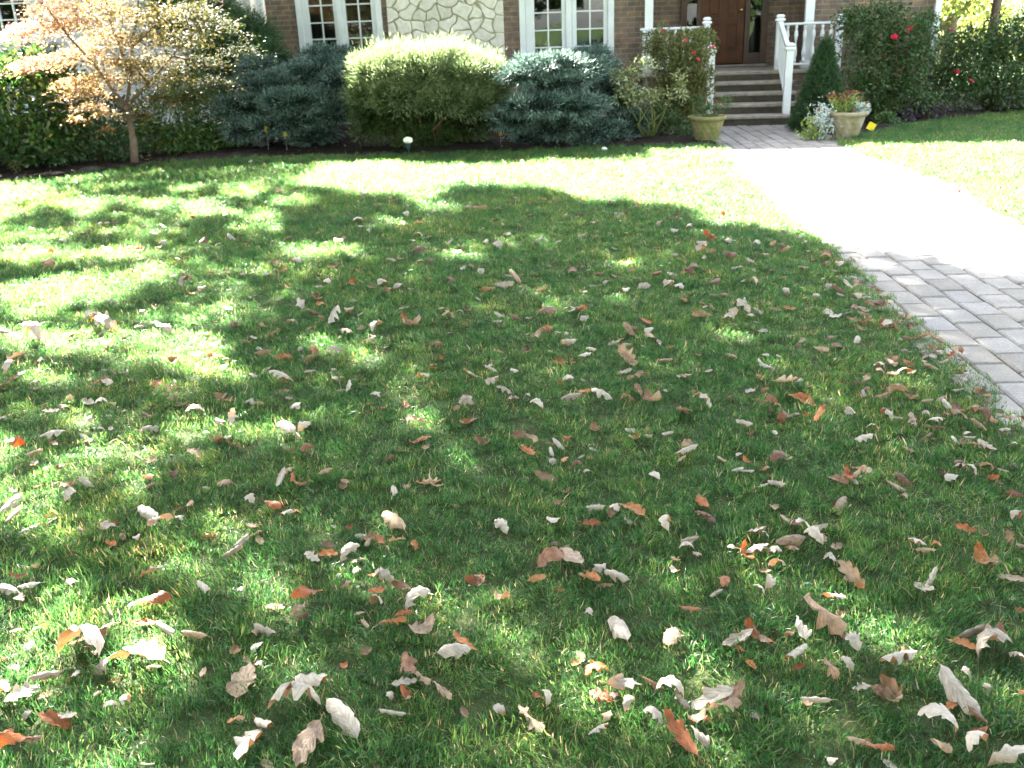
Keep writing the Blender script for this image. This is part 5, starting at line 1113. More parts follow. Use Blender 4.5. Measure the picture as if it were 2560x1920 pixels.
LEAFDATA = """738,1784,156,W,-12 2337,1826,153,W,12 195,1660,140,W,18 2395,1748,140,W,38 1697,1845,120,O,42 2050,1562,120,T,42 36,1878,117,O,-20 861,1806,117,W,48 773,1878,117,P,-60 293,1673,107,G,-12 361,1640,107,W,20 1778,1764,107,W,-15 2490,1640,107,G,-10 625,1872,104,W,-60 1671,1748,104,W,15 62,1745,98,W,-35 2242,1670,98,W,-20 2516,1901,98,W,-15 1063,1579,94,P,-20 391,1517,91,O,-8 609,1712,91,P,-65 780,1733,91,W,20 1563,1722,91,G,0 260,1605,88,T,-15 764,1500,88,O,-25 2236,1748,88,T,55 13,1754,85,W,-60 1050,1513,85,W,-25 1135,1644,85,W,-15 1378,1416,85,B,-15 1553,1588,85,W,60 2128,1442,85,T,38 2486,1614,85,B,-35 2200,1888,85,O,20 114,1712,81,G,-15 137,1806,81,O,8 1840,1608,81,W,-20 1814,1787,81,P,-5 2460,1413,81,O,40 2444,1888,81,W,-40 669,1832,78,W,50 1492,1696,78,O,-12 1830,1754,78,T,-50 2148,1868,78,T,10 718,1085,75,W,35 1995,1337,75,W,10 1972,1366,75,P,-10 378,1442,75,W,-5 1475,1458,75,O,45 1547,1455,75,W,30 2529,1455,75,P,10 1992,1657,75,W,-40 2034,1771,75,W,5 2434,1592,75,G,5 263,819,72,W,8 987,1314,72,T,35 423,1585,72,W,40 988,1572,72,O,0 2402,1621,72,O,15 2538,1657,72,G,60 30,1267,69,W,-30 405,1320,69,P,-15 2036,1360,69,W,30 361,1564,68,O,-5 881,1393,68,W,-20 1430,1403,68,P,50 1684,1614,68,P,-75 1632,1810,68,W,40 1736,1810,68,T,-15 87,852,67,W 133,1097,67,W,-15 78,1328,67,P,-15 1077,1215,67,O,-25 1578,1279,67,O,25 1966,959,67,T,-10 2007,1004,67,O,20 1161,1621,65,O,25 1024,1683,65,B,50 1014,1715,65,W,-12 982,1797,65,W,5 1898,1393,65,W,-10 1879,1588,65,O,30 1329,1826,65,P,50 2447,1806,65,T,45 2454,1849,65,O,-10 1569,900,64,T,30 1749,1020,64,W,15 1312,1111,64,B,5 2247,1001,64,T,-8 52,1455,62,O,-5 495,1606,62,T,15 81,1862,62,P,-20 1200,1461,62,B,10 1112,1748,62,P,45 1628,1732,62,T,10 1501,1751,62,O,25 1749,1859,62,G,45 2311,1481,62,W,40 2350,1888,62,T,30 1026,818,61,O,10 489,1042,61,G,-5 376,1291,61,W,25 1367,1198,61,P,5 75,1478,59,W,-15 966,1458,59,W,25 1258,1504,59,T,35 1501,1836,59,W,-20 2070,1413,59,G,60 2086,1510,59,W,15 2076,1692,59,T,60 840,805,58,W,-45 2157,810,58,B,10 698,952,58,W,8 1430,1003,58,G,4 1627,1010,58,T,35 1720,1140,58,W,-10 2450,1056,58,B,35 41,900,55,T,-25 1853,777,55,W,15 1362,844,55,O 43,1296,55,P,-40 561,1224,55,T,20 701,1215,55,W,-55 1256,1331,55,W,50 1503,995,55,W,15 1676,1331,55,W,-70 2464,1123,55,W,40 2151,1185,55,B,12 2235,1230,55,P,10 2412,1331,55,O,10 586,1387,55,G,-20 1005,1473,55,T,5 744,1536,55,P,-55 1021,1758,55,O,60 1859,1400,55,O,45 1723,1533,55,O,10 1998,1588,55,W,60 2135,1624,55,W,65 240,800,52,W 417,829,52,W,20 1367,789,52,B,-20 14,967,52,W,-10 38,1116,52,O,-8 278,1331,52,W,5 738,1215,52,O,25 1083,1221,52,T,20 2270,1068,52,P,70 2441,1074,52,T,15 2123,1207,52,O,35 2094,1204,52,T,20 2256,1210,52,B,30 2102,1267,52,P,-60 2290,1369,52,W,25 280,1780,52,W,-15 822,1391,52,O,5 943,1491,52,O,50 660,1592,52,G,10 1693,1767,52,G,45 2311,1390,52,T,5 2324,1455,52,W,-50 1259,725,49,G,-15 1755,793,49,T 260,972,49,W,-20 405,982,49,O,5 93,1146,49,T,5 1178,943,49,W,-8 1175,1019,49,G,30 1038,1065,49,T,10 1213,1114,49,T,15 718,1189,49,T,-35 996,1363,49,T,25 1494,1286,49,W,10 1891,1340,49,W,-20 1946,1158,49,B,-20 2461,1184,49,T,-20 26,1487,49,G,15 511,1491,49,W,40 173,1803,49,W,8 939,1520,49,W,20 689,1523,49,O,10 1011,1549,49,O,15 1716,1383,49,W 1358,1764,49,W,65 1570,1777,49,G,-55 1940,1393,49,W,25 1943,1429,49,P,-15 2115,1676,49,W,40 2154,1732,49,W,10 2197,1745,49,B,50 544,903,46,O 2314,845,46,T,20 26,927,46,W,-35 127,1037,46,W,-25 587,1121,46,O,-10 877,975,46,W,-70 932,1348,46,T,-25 1342,1023,46,W,15 1859,1071,46,W,20 1720,1126,46,T,5 1323,1140,46,O,35 1480,1320,46,O,12 1749,1305,46,B,-20 1717,1366,46,W,-20 1933,1016,46,B,25 2311,1050,46,G,60 2397,1048,46,P,20 2542,1056,46,G,25 2163,1114,46,W,-15 2536,1244,46,B,20 1943,1224,46,W,15 1969,1311,46,P,25 91,1429,46,O,60 195,1618,46,O,-75 592,1813,46,O,-5 754,1556,46,B,-30 1342,1458,46,O,-10 1912,1468,46,W,-70 1892,1491,46,W,20 1595,990,46,T,45 2418,1189,46,W,25 1746,637,46,W,-35 203,645,43,W 472,718,43,G,-15 593,822,43,B 866,836,43,P,20 947,829,43,W,-25 1120,799,43,P,-50 683,845,43,T 840,887,43,G,10 712,900,43,O 657,891,43,T,-10 1289,702,43,T,25 1442,777,43,W,-20 1823,796,43,W 1572,831,43,T,30 2091,731,43,B,10 2340,860,43,T,20 255,1016,43,W,-10 584,1053,43,W,-40 492,1137,43,T,8 383,1156,43,P,5 213,1214,43,W,5 132,1292,43,W,-10 611,1369,43,G,-30 1230,967,43,G,-30 683,1276,43,O,20 1419,955,43,W,40 1590,951,43,T,-5 1566,1010,43,B,10 1902,1375,43,W 1949,1053,43,B,-60 2049,1039,43,O,-30 2157,938,43,O,25 2261,938,43,W,-5 2276,1004,43,T,20 2342,1062,43,W,-10 2047,1334,43,W,-10 2452,1346,43,T,40 104,1582,42,T,-15 387,1679,42,T,10 189,1706,42,G,-30 75,1803,42,G,-40 322,1777,42,W,-60 783,1396,42,W,30 936,1445,42,O,-20 1053,1715,42,P,30 1514,1479,42,T,10 1687,1409,42,T,50 1684,1439,42,W,-70 1309,1793,42,T,60 1979,1387,42,T,20 2262,1650,42,T,60 119,671,41,B 1775,601,41,O,10 1818,647,41,B,20 1636,695,41,T 1720,695,41,B,25 1882,713,41,T,45 1420,868,41,W 2222,823,41,W,15 2050,884,41,T,-10 156,1173,41,B,-15 177,1252,41,W,-35 1259,987,41,G,5 1164,1063,41,O,-10 764,1074,41,W,-25 775,1134,41,B,8 819,1192,41,P,-10 1561,941,41,W,5 1711,945,41,W,15 1711,1033,41,P,20 1441,1175,41,B,-8 1755,1262,41,O,45 1905,1351,41,W,15 2325,926,41,P,8 2206,1004,41,T,-10 2212,1050,41,W,30 2179,1084,41,W,5 2400,1178,41,G,0 2539,1308,41,G,-30 182,1461,39,W 335,1520,39,W,-15 78,1621,39,W,70 897,1403,39,P,10 647,1621,39,W,-50 1249,1774,39,W,20 1495,1422,39,W,-35 1804,1458,39,O,-75 1908,1608,39,P,30 466,689,38,O 69,818,38,W 17,834,38,W,10 1201,524,38,O 1048,630,38,B 754,764,38,W,40 877,780,38,T,-45 785,877,38,O,60 1087,864,38,B,10 1433,687,38,B,20 1355,724,38,B 1668,719,38,W,-25 1627,848,38,T,10 1400,904,38,O,10 1668,903,38,T 1961,628,38,B 2065,645,38,O,25 2088,794,38,W,-20 2380,891,38,W,30 2228,913,38,T,25 2172,686,38,B,-8 223,1010,38,W,20 554,993,38,T,10 211,1092,38,G,35 365,1079,38,G,-30 544,1100,38,O,25 367,1199,38,O,80 174,1215,38,O,10 443,1279,38,O,-15 1057,946,38,W,20 1060,1100,38,O,-20 1042,1110,38,O,-10 987,1237,38,W,75 718,1286,38,G,10 903,1341,38,W,10 1465,980,38,O,5 1607,942,38,B,10 1665,1091,38,G,-30 1396,1118,38,W,30 1870,1184,38,W,15 1911,1175,38,B,50 1390,1263,38,B 1384,1308,38,W,50 1772,1304,38,B,25 1981,987,38,O,15 2198,917,38,W,10 2149,962,38,B,10 2160,987,38,G,80 2395,1027,38,B,30 2461,990,38,B,45 2409,1108,38,T 2533,1175,38,B,10 1987,1317,38,B 2056,1351,38,T,40 2551,1369,38,P 42,1575,36,O 592,1634,36,T,50 635,1592,36,P,70 371,1914,36,G,5 868,1468,36,B,40 917,1629,36,T,25 1394,1478,36,O,10 1791,1487,36,G,-30 1742,1393,36,W,50 1876,1657,36,O,50 1453,1640,36,T,55 1514,1793,36,T,-70 1765,1797,36,O 2483,1413,36,P,-20 1995,1670,36,O 2014,1761,36,T 2376,1767,36,O 2226,1911,36,W,30 237,789,35,O 273,861,35,W 104,907,35,W 440,900,35,B 895,554,35,G,-15 1170,522,35,B,-20 686,660,35,T,15 705,680,35,O,-15 976,729,35,B 1222,729,35,O 782,784,35,T,15 776,828,35,T,15 776,894,35,O 1342,605,35,W,-15 1778,632,35,T 1535,860,35,W 1462,893,35,W 2160,789,35,T,15 2363,874,35,B 2141,854,35,W,-60 2094,867,35,B,15 174,1004,35,B,25 567,1000,35,O 561,1098,35,W,10 628,1250,35,W,30 133,1308,35,B 476,1267,35,T,-60 521,1351,35,W,25 628,1320,35,P,30 743,1027,35,W,20 821,1362,35,B,10 1911,919,35,W,20 1636,1192,35,W,20 1538,1276,35,W,35 1929,923,35,P,50 1995,955,35,W,-5 2366,1017,35,W,40 2513,1045,35,T,10 2380,1195,35,W,-15 2088,1375,35,P,-30 52,1500,33,T,60 286,1702,33,O,5 114,1741,33,O 894,1432,33,G,-10 856,1670,33,O,-30 1912,1432,33,P 1472,1540,33,W,55 1850,1631,33,O,10 1537,1741,33,B 2171,1862,33,O,-70 579,596,32,W 67,622,32,W,20 266,624,32,T,30 347,627,32,O 482,734,32,O 100,767,32,T 278,755,32,G 389,773,32,B 119,809,32,T 518,834,32,O 496,884,32,O 1045,592,32,W 1243,621,32,W 981,654,32,T,15 834,669,32,O 952,716,32,W 1249,792,32,W,25 925,855,32,T 1494,687,32,T 1788,706,32,T 1610,716,32,W 1708,750,32,T,45 1810,741,32,T 1902,760,32,T 1896,780,32,G,25 1616,805,32,O 1624,834,32,W,-60 1318,877,32,B 1827,897,32,T,20 1905,912,32,W 2094,669,32,W,60 2010,673,32,T,20 2120,715,32,W,25 1975,773,32,O,15 1936,776,32,T 2023,774,32,T,-30 2163,776,32,T 2244,809,32,B 2094,900,32,W,-30 2198,916,32,W 564,927,32,W 260,955,32,O 162,1022,32,T 431,995,32,P,-30 457,1013,32,T 625,1013,32,G,15 367,1042,32,T,20 435,1186,32,B,30 376,1221,32,T,-30 281,1308,32,O,-20 278,1360,32,O,35 346,1354,32,W,80 669,922,32,P 776,929,32,P 712,990,32,B,50 938,994,32,W,10 925,1009,32,O,80 1227,926,32,W,15 738,1088,32,W,30 730,1127,32,O 1016,1217,32,T 741,1285,32,O,20 921,1360,32,P,-60 952,1357,32,O 1032,1367,32,O,70 649,1334,32,T,50 1287,932,32,W,30 1908,1004,32,T,25 1487,1075,32,T,35 1587,1100,32,O,-25 1702,1152,32,T,-40 1471,1184,32,G,15 1844,1178,32,W,-15 1569,1305,32,G,60 1731,1357,32,W,-70 1981,1042,32,G,-15 2120,1032,32,W,-20 2227,912,32,W,25 2166,948,32,T,-30 2232,938,32,T 2316,1007,32,P,-15 2215,1027,32,T,5 2244,1049,32,W,5 2322,1071,32,T,20 2348,1074,32,B 2316,1094,32,T,-25 2270,1130,32,T,10 2134,1207,32,W,40 2108,1184,32,B,-20 2261,1250,32,T,60 2395,1169,32,B,60 2360,1179,32,B,15 2484,1192,32,O 2507,1178,32,W,10 2094,1273,32,B,50 1934,1270,32,T,-15 2340,1366,32,O,40 2525,1348,32,T,50 570,683,29,B 217,703,29,G 98,750,29,O,35 391,812,29,W 570,770,29,P 537,860,29,O 1143,630,29,O 1080,653,29,B 740,657,29,W 1178,670,29,T 796,715,29,W 880,711,29,O,60 793,747,29,B 1010,770,29,W 1446,540,29,B 1891,611,29,W,30 1762,645,29,W,-60 1736,670,29,T,-20 1766,679,29,T 1562,729,29,W,-50 1697,722,29,W 1613,757,29,T,-60 1290,797,29,B 1419,861,29,B 1480,878,29,W,20 2140,747,29,W,40 2070,786,29,W,20 2134,777,29,B,35 2128,797,29,O,15 2397,881,29,B 2272,851,29,T,15 2004,854,29,G 2234,897,29,O 93,974,29,T 547,1062,29,W,-45 220,1108,29,B 252,1078,29,W 446,1305,29,W 1183,1049,29,P,-30 652,1013,29,T 944,1298,29,B 650,1354,29,T,60 1289,998,29,P 1378,1134,29,W,60 1412,1152,29,O,-70 1416,1227,29,T 1867,1152,29,O,25 1908,1215,29,W 1410,1375,29,P 2270,912,29,O 244,1741,29,P,-60 36,1670,29,T 7,1644,29,O 913,1566,29,T,45 1252,1784,29,O,70 1161,1784,29,T,60 647,1670,29,W,20 669,1914,29,P 1443,1660,29,O,-20 2145,1465,29,O,5 2109,1593,29,T,-10 2070,1657,29,T 2083,1914,29,W,-60 408,569,26,W,15 440,564,26,W 561,537,26,P 213,586,26,B 124,635,26,T 408,611,26,W 512,609,26,B 446,653,26,W,20 527,682,26,T 159,752,26,O 347,818,26,W 179,839,26,W 223,834,26,P 616,857,26,T 698,483,26,P 947,515,26,P 1245,527,26,B 1049,557,26,O 1256,564,26,G,30 858,596,26,T,40 847,605,26,O 1049,657,26,W 899,679,26,O,20 669,693,26,G 1123,703,26,B,40 818,711,26,W 932,719,26,T 997,719,26,W 805,766,26,O 900,822,26,P 1103,776,26,W,25 1149,783,26,W 663,818,26,T,-20 1246,878,26,O 1549,540,26,P 1688,541,26,B 1830,554,26,T 1685,579,26,W 1818,606,26,G 1459,593,26,G 1646,618,26,O 1911,638,26,T 1873,658,26,G 1681,685,26,W 1781,770,26,T,55 1740,779,26,O,30 1459,773,26,O,30 1458,799,26,G,-30 1872,792,26,W 1587,828,26,B 1833,815,26,B 1908,829,26,W 1552,848,26,T,50 1911,887,26,W 1952,614,26,T 2053,632,26,T 2076,718,26,W 2204,725,26,B,50 1961,731,26,W 2195,768,26,B 2149,825,26,T,30 2270,800,26,B,40 2081,848,26,T 38,945,26,O 87,956,26,G 411,930,26,W 628,938,26,W 434,972,26,O 133,1110,26,T,20 388,1077,26,G 87,1162,26,W,-40 343,1146,26,G 35,1230,26,W,40 307,1340,26,T,70 205,1328,26,P,20 634,1340,26,P 837,951,26,W 851,982,26,G 909,962,26,O 1013,1011,26,O,70 1277,1001,26,P,60 1065,1118,26,T,-45 1000,1129,26,W 861,1220,26,B 1902,942,26,O 1876,980,26,W,-20 1575,1082,26,W,25 1616,1074,26,O,-70 1419,1101,26,O,-30 1477,1146,26,O,50 1804,1150,26,T 1529,1282,26,T,80 1937,1082,26,W,60 2198,933,26,T 2279,935,26,T,-20 2167,978,26,B 2354,993,26,P 2406,929,26,B 2154,1129,26,T 2383,1100,26,W,50 2085,1315,26,B 387,1605,26,W 221,1624,26,B 618,1650,26,P,40 1345,1751,26,O 1885,1793,26,P 2415,1683,26,G,50 2467,1722,26,G,80 362,569,23,T 383,582,23,W 506,491,23,W 472,643,23,O 119,653,23,W 333,683,23,G,50 116,706,23,W 506,725,23,W 262,832,23,W 307,849,23,B 564,900,23,W 909,488,23,W 1016,537,23,W,30 1268,585,23,W 1125,608,23,G 1158,673,23,W,-30 1203,680,23,W,50 1274,693,23,G 724,721,23,O 699,752,23,G 1171,776,23,B 1243,807,23,W 728,807,23,W 1587,509,23,O 1653,564,23,G 1483,593,23,O 1684,640,23,G 1471,658,23,B 1579,676,23,O 1708,657,23,T,45 1484,716,23,W 1781,739,23,T,20 1853,760,23,T 1347,781,23,O,60 1566,864,23,W 1674,871,23,O 1933,609,23,O 1961,582,23,B 2020,632,23,G,30 2069,663,23,B 1958,698,23,T 2040,744,23,G,-20 2166,748,23,W 1978,845,23,G 55,936,23,W 148,959,23,W 284,932,23,T 440,955,23,W,65 227,1053,23,W,50 12,1050,23,G 145,1210,23,B,-30 538,1338,23,O 717,954,23,O 857,952,23,B 724,995,23,W 1086,923,23,O 1143,1024,23,T 974,1145,23,B 863,1207,23,T 1246,1314,23,W,30 873,1317,23,O 1911,975,23,O 1624,1091,23,G,60 1876,1085,23,B 1309,1118,23,W,30 1380,1160,23,G,80 1481,1127,23,W 1850,1376,23,O 2021,964,23,B,30 1926,1027,23,T,60 2366,1037,23,O 2412,955,23,G 2499,1207,23,T,40 241,1637,23,P,-70 508,1683,23,T,-60 900,1535,23,P 2529,1500,23,W 1923,1608,23,O 78,570,20,O 130,550,20,W 252,564,20,B 272,560,20,G 179,586,20,G 443,509,20,T 396,538,20,G,30 158,606,20,W 433,687,20,W 32,715,20,T 341,754,20,O 634,845,20,W 104,861,20,O 161,903,20,O 987,508,20,B 1086,533,20,W 1006,557,20,T,30 903,570,20,W,20 722,598,20,B 961,596,20,O 1032,615,20,O 1000,648,20,T 785,650,20,G 1026,728,20,G,-30 691,802,20,O 650,875,20,G 751,875,20,W 1084,916,20,O 1296,563,20,P,35 1810,540,20,B 1724,569,20,W 1731,606,20,T 1365,602,20,W 1378,627,20,B 1415,653,20,G 1575,660,20,O 1836,671,20,G 1302,686,20,O,40 1591,695,20,G 1517,712,20,G 1465,731,20,G,40 1856,706,20,W 1755,763,20,T 1801,845,20,T 2013,608,20,W,30 1932,712,20,T 1929,677,20,B 2143,716,20,W 2102,738,20,W 2151,741,20,O 2172,760,20,O 2175,802,20,W 2279,816,20,B 2403,903,20,B 1945,891,20,W,40 2276,909,20,O 2267,667,20,B 281,1010,20,T 272,1045,20,W,60 613,984,20,T 773,955,20,B 886,949,20,W 895,929,20,W 1112,978,20,T 702,1267,20,B,-50 1318,993,20,G 1772,929,20,W 1827,1375,20,W 604,1483,20,W 1410,1631,20,T,-50 2548,1526,20,O 2096,1540,20,T 1972,1588,20,B 2558,1735,20,O 171,564,17,B,10 295,556,17,G 480,547,17,B 518,551,17,O 324,618,17,W 398,624,17,W 547,612,17,G 152,664,17,P 346,698,17,W 609,687,17,W 208,726,17,T,30 357,784,17,W,80 511,793,17,T 475,860,17,O 84,839,17,O 142,864,17,O 61,893,17,O 258,881,17,O 666,507,17,W 744,530,17,O 718,528,17,B 1074,540,17,G 871,535,17,B 1120,540,17,T 921,579,17,W,40 764,605,17,B 1096,588,17,B 1075,592,17,T 1217,605,17,W,30 1075,700,17,O,70 850,712,17,O 899,709,17,W 698,715,17,B 900,787,17,W 1207,831,17,W,70 1104,896,17,O 1227,917,17,W 1326,508,17,T 1360,499,17,T 1527,508,17,B 1483,559,17,W,70 1564,585,17,W 1717,531,17,T 1760,527,17,B 1688,593,17,B 1536,625,17,W 1646,627,17,O 1675,628,17,W 1851,671,17,W 1885,676,17,W,60 1391,671,17,T 1332,686,17,T 1458,671,17,T 1475,674,17,G 1558,696,17,T 1572,698,17,T 1616,690,17,O 1500,713,17,T 1763,767,17,W 1315,813,17,O 1394,835,17,W 1891,807,17,G 1561,871,17,W 1432,906,17,O 1746,886,17,T 2000,598,17,W 2001,579,17,B 2013,748,17,T,-45 2237,860,17,T 2108,877,17,P 2305,884,17,G 2244,909,17,B 224,949,17,O 472,994,17,G 279,1075,17,W,50 285,1104,17,T 98,1220,17,O 834,927,17,W 1138,1269,17,B 646,1317,17,B 1402,958,17,O 1375,1114,17,B 1454,1143,17,W 1668,1269,17,B 1387,1366,17,B 2013,1042,17,O 2105,956,17,B 2283,969,17,W 2295,985,17,W 2418,1088,17,W 1972,1150,17,W 333,560,14,T 243,599,14,O 535,499,14,O 599,572,14,O 518,621,14,W 574,725,14,W 845,505,14,G 974,560,14,T 1125,563,14,G 1206,572,14,W 795,585,14,W 1031,602,14,W 1010,634,14,W 773,679,14,G 1194,748,14,W 886,757,14,W 1158,809,14,O 1391,508,14,T 1526,538,14,O 1413,540,14,W 1497,551,14,O 1701,550,14,W 1697,608,14,W 1836,603,14,W 1397,606,14,W 1430,645,14,O 1373,669,14,B 1535,692,14,W 1769,696,14,W 1302,719,14,W 1416,836,14,W 2029,653,14,T 2094,702,14,O 2311,904,14,W 262,926,14,G 516,1085,14,W 120,1175,14,W 515,1221,14,G 1007,1053,14,G 1847,1137,14,W 1926,1189,14,O 977,1745,13,W,70 682,605,12,W 966,867,12,T 1493,577,12,W 1525,582,12,O 1627,737,12,O 1607,867,12,W 2059,698,12,W 2172,718,12,W 2250,848,12,W 2178,647,12,B"""
entries = []
for tok in LEAFDATA.split():
    p = tok.split(','); entries.append((int(p[0]), int(p[1]), int(p[2]), p[3], float(p[4]) if len(p) > 4 else None))
FORMS = ['arched', 'cupped', 'folded', 'rolled', 'twisted', 'flat', 'curled']
protos = {}
def finish_leaf(V, F, UV, flip):
    V = V.copy()
    if flip: F = [tuple(reversed(f)) for f in F]      # lying with its pale underside up
    V[:, 2] -= V[:, 2].min()
    return V, F, UV
def stem_of(V, nv):
    """thin leaf stalk that continues the midrib"""
    a = V[nv // 2]; b_ = V[nv // 2 + nv]; d = (a - b_); d /= max(np.linalg.norm(d), 1e-6)
    s = np.cross(d, [0, 0, 1]); s /= max(np.linalg.norm(s), 1e-6)
    pts = [a + d * t - np.array([0, 0, 1]) * .15 * t * t for t in (0, .08, .17)]
    return [p + s * k_ for p in pts for k_ in (-.007, .007)], [(0, 1, 3, 2), (2, 3, 5, 4)]
for fi, fo in enumerate(FORMS):
    for k_ in range(7):
        for flip in (False, True):
            V, F, UV = leaf_grid(500 + fi * 20 + k_, (fo,)); V, F, UV = finish_leaf(V, F, UV, flip)
            SV, SF = stem_of(V, 7); n0 = len(V)
            V = np.concatenate([V, np.array(SV)]); F = list(F) + [tuple(i + n0 for i in f) for f in SF]; UV = list(UV) + [(0, .5)] * len(SV)
            protos[(fo, k_, flip)] = np_mesh('fallen_leaf', V, np.array(F), m_leaf, smooth=True, uv=UV, link=False)
TOPC = {'W': [(.34, .22, .13), (.30, .14, .06), (.40, .30, .20)], 'G': [(.28, .20, .13), (.22, .13, .07)], 'P': [(.27, .195, .13), (.21, .145, .09)], 'T': [(.21, .13, .065), (.30, .21, .125), (.16, .09, .045)], 'O': [(.29, .095, .022), (.34, .13, .034), (.22, .07, .018)], 'B': [(.13, .058, .028), (.17, .078, .036), (.10, .042, .02)]}
CNAME = {'W': 'pale silvery', 'G': 'greyish', 'P': 'pinkish tan', 'T': 'tan', 'O': 'orange-brown', 'B': 'dark brown'}
lr = random.Random(21)
def leaf_pose(px, py, ln, kind, ang):
    a = ang if ang is not None else lr.uniform(-28, 28)
    ar = radians(a); hx, hy = cos(ar) * ln / 2, sin(ar) * ln / 2
    c = ground(px, py + 2, .02); p0 = ground(px - hx, py - hy, .02); p1 = ground(px + hx, py + hy, .02)
    s = F_PX / ((c - O_CAM) @ cF); d = p1 - p0
    L = min(np.linalg.norm(d[:2]), ln / s * 1.3)
    L = max(L, .035) * 1.06
    yaw = atan2(d[1], d[0])
    if lr.random() < .5: yaw += pi
    return c, L, yaw
forms_for = {'W': ['arched', 'folded', 'cupped', 'twisted', 'rolled', 'arched'], 'G': ['arched', 'folded', 'rolled', 'twisted'], 'P': ['flat', 'cupped', 'twisted', 'folded'], 'T': ['twisted', 'cupped', 'curled', 'folded', 'rolled'], 'O': ['flat', 'cupped', 'curled', 'twisted'], 'B': ['folded', 'curled', 'twisted', 'arched']}
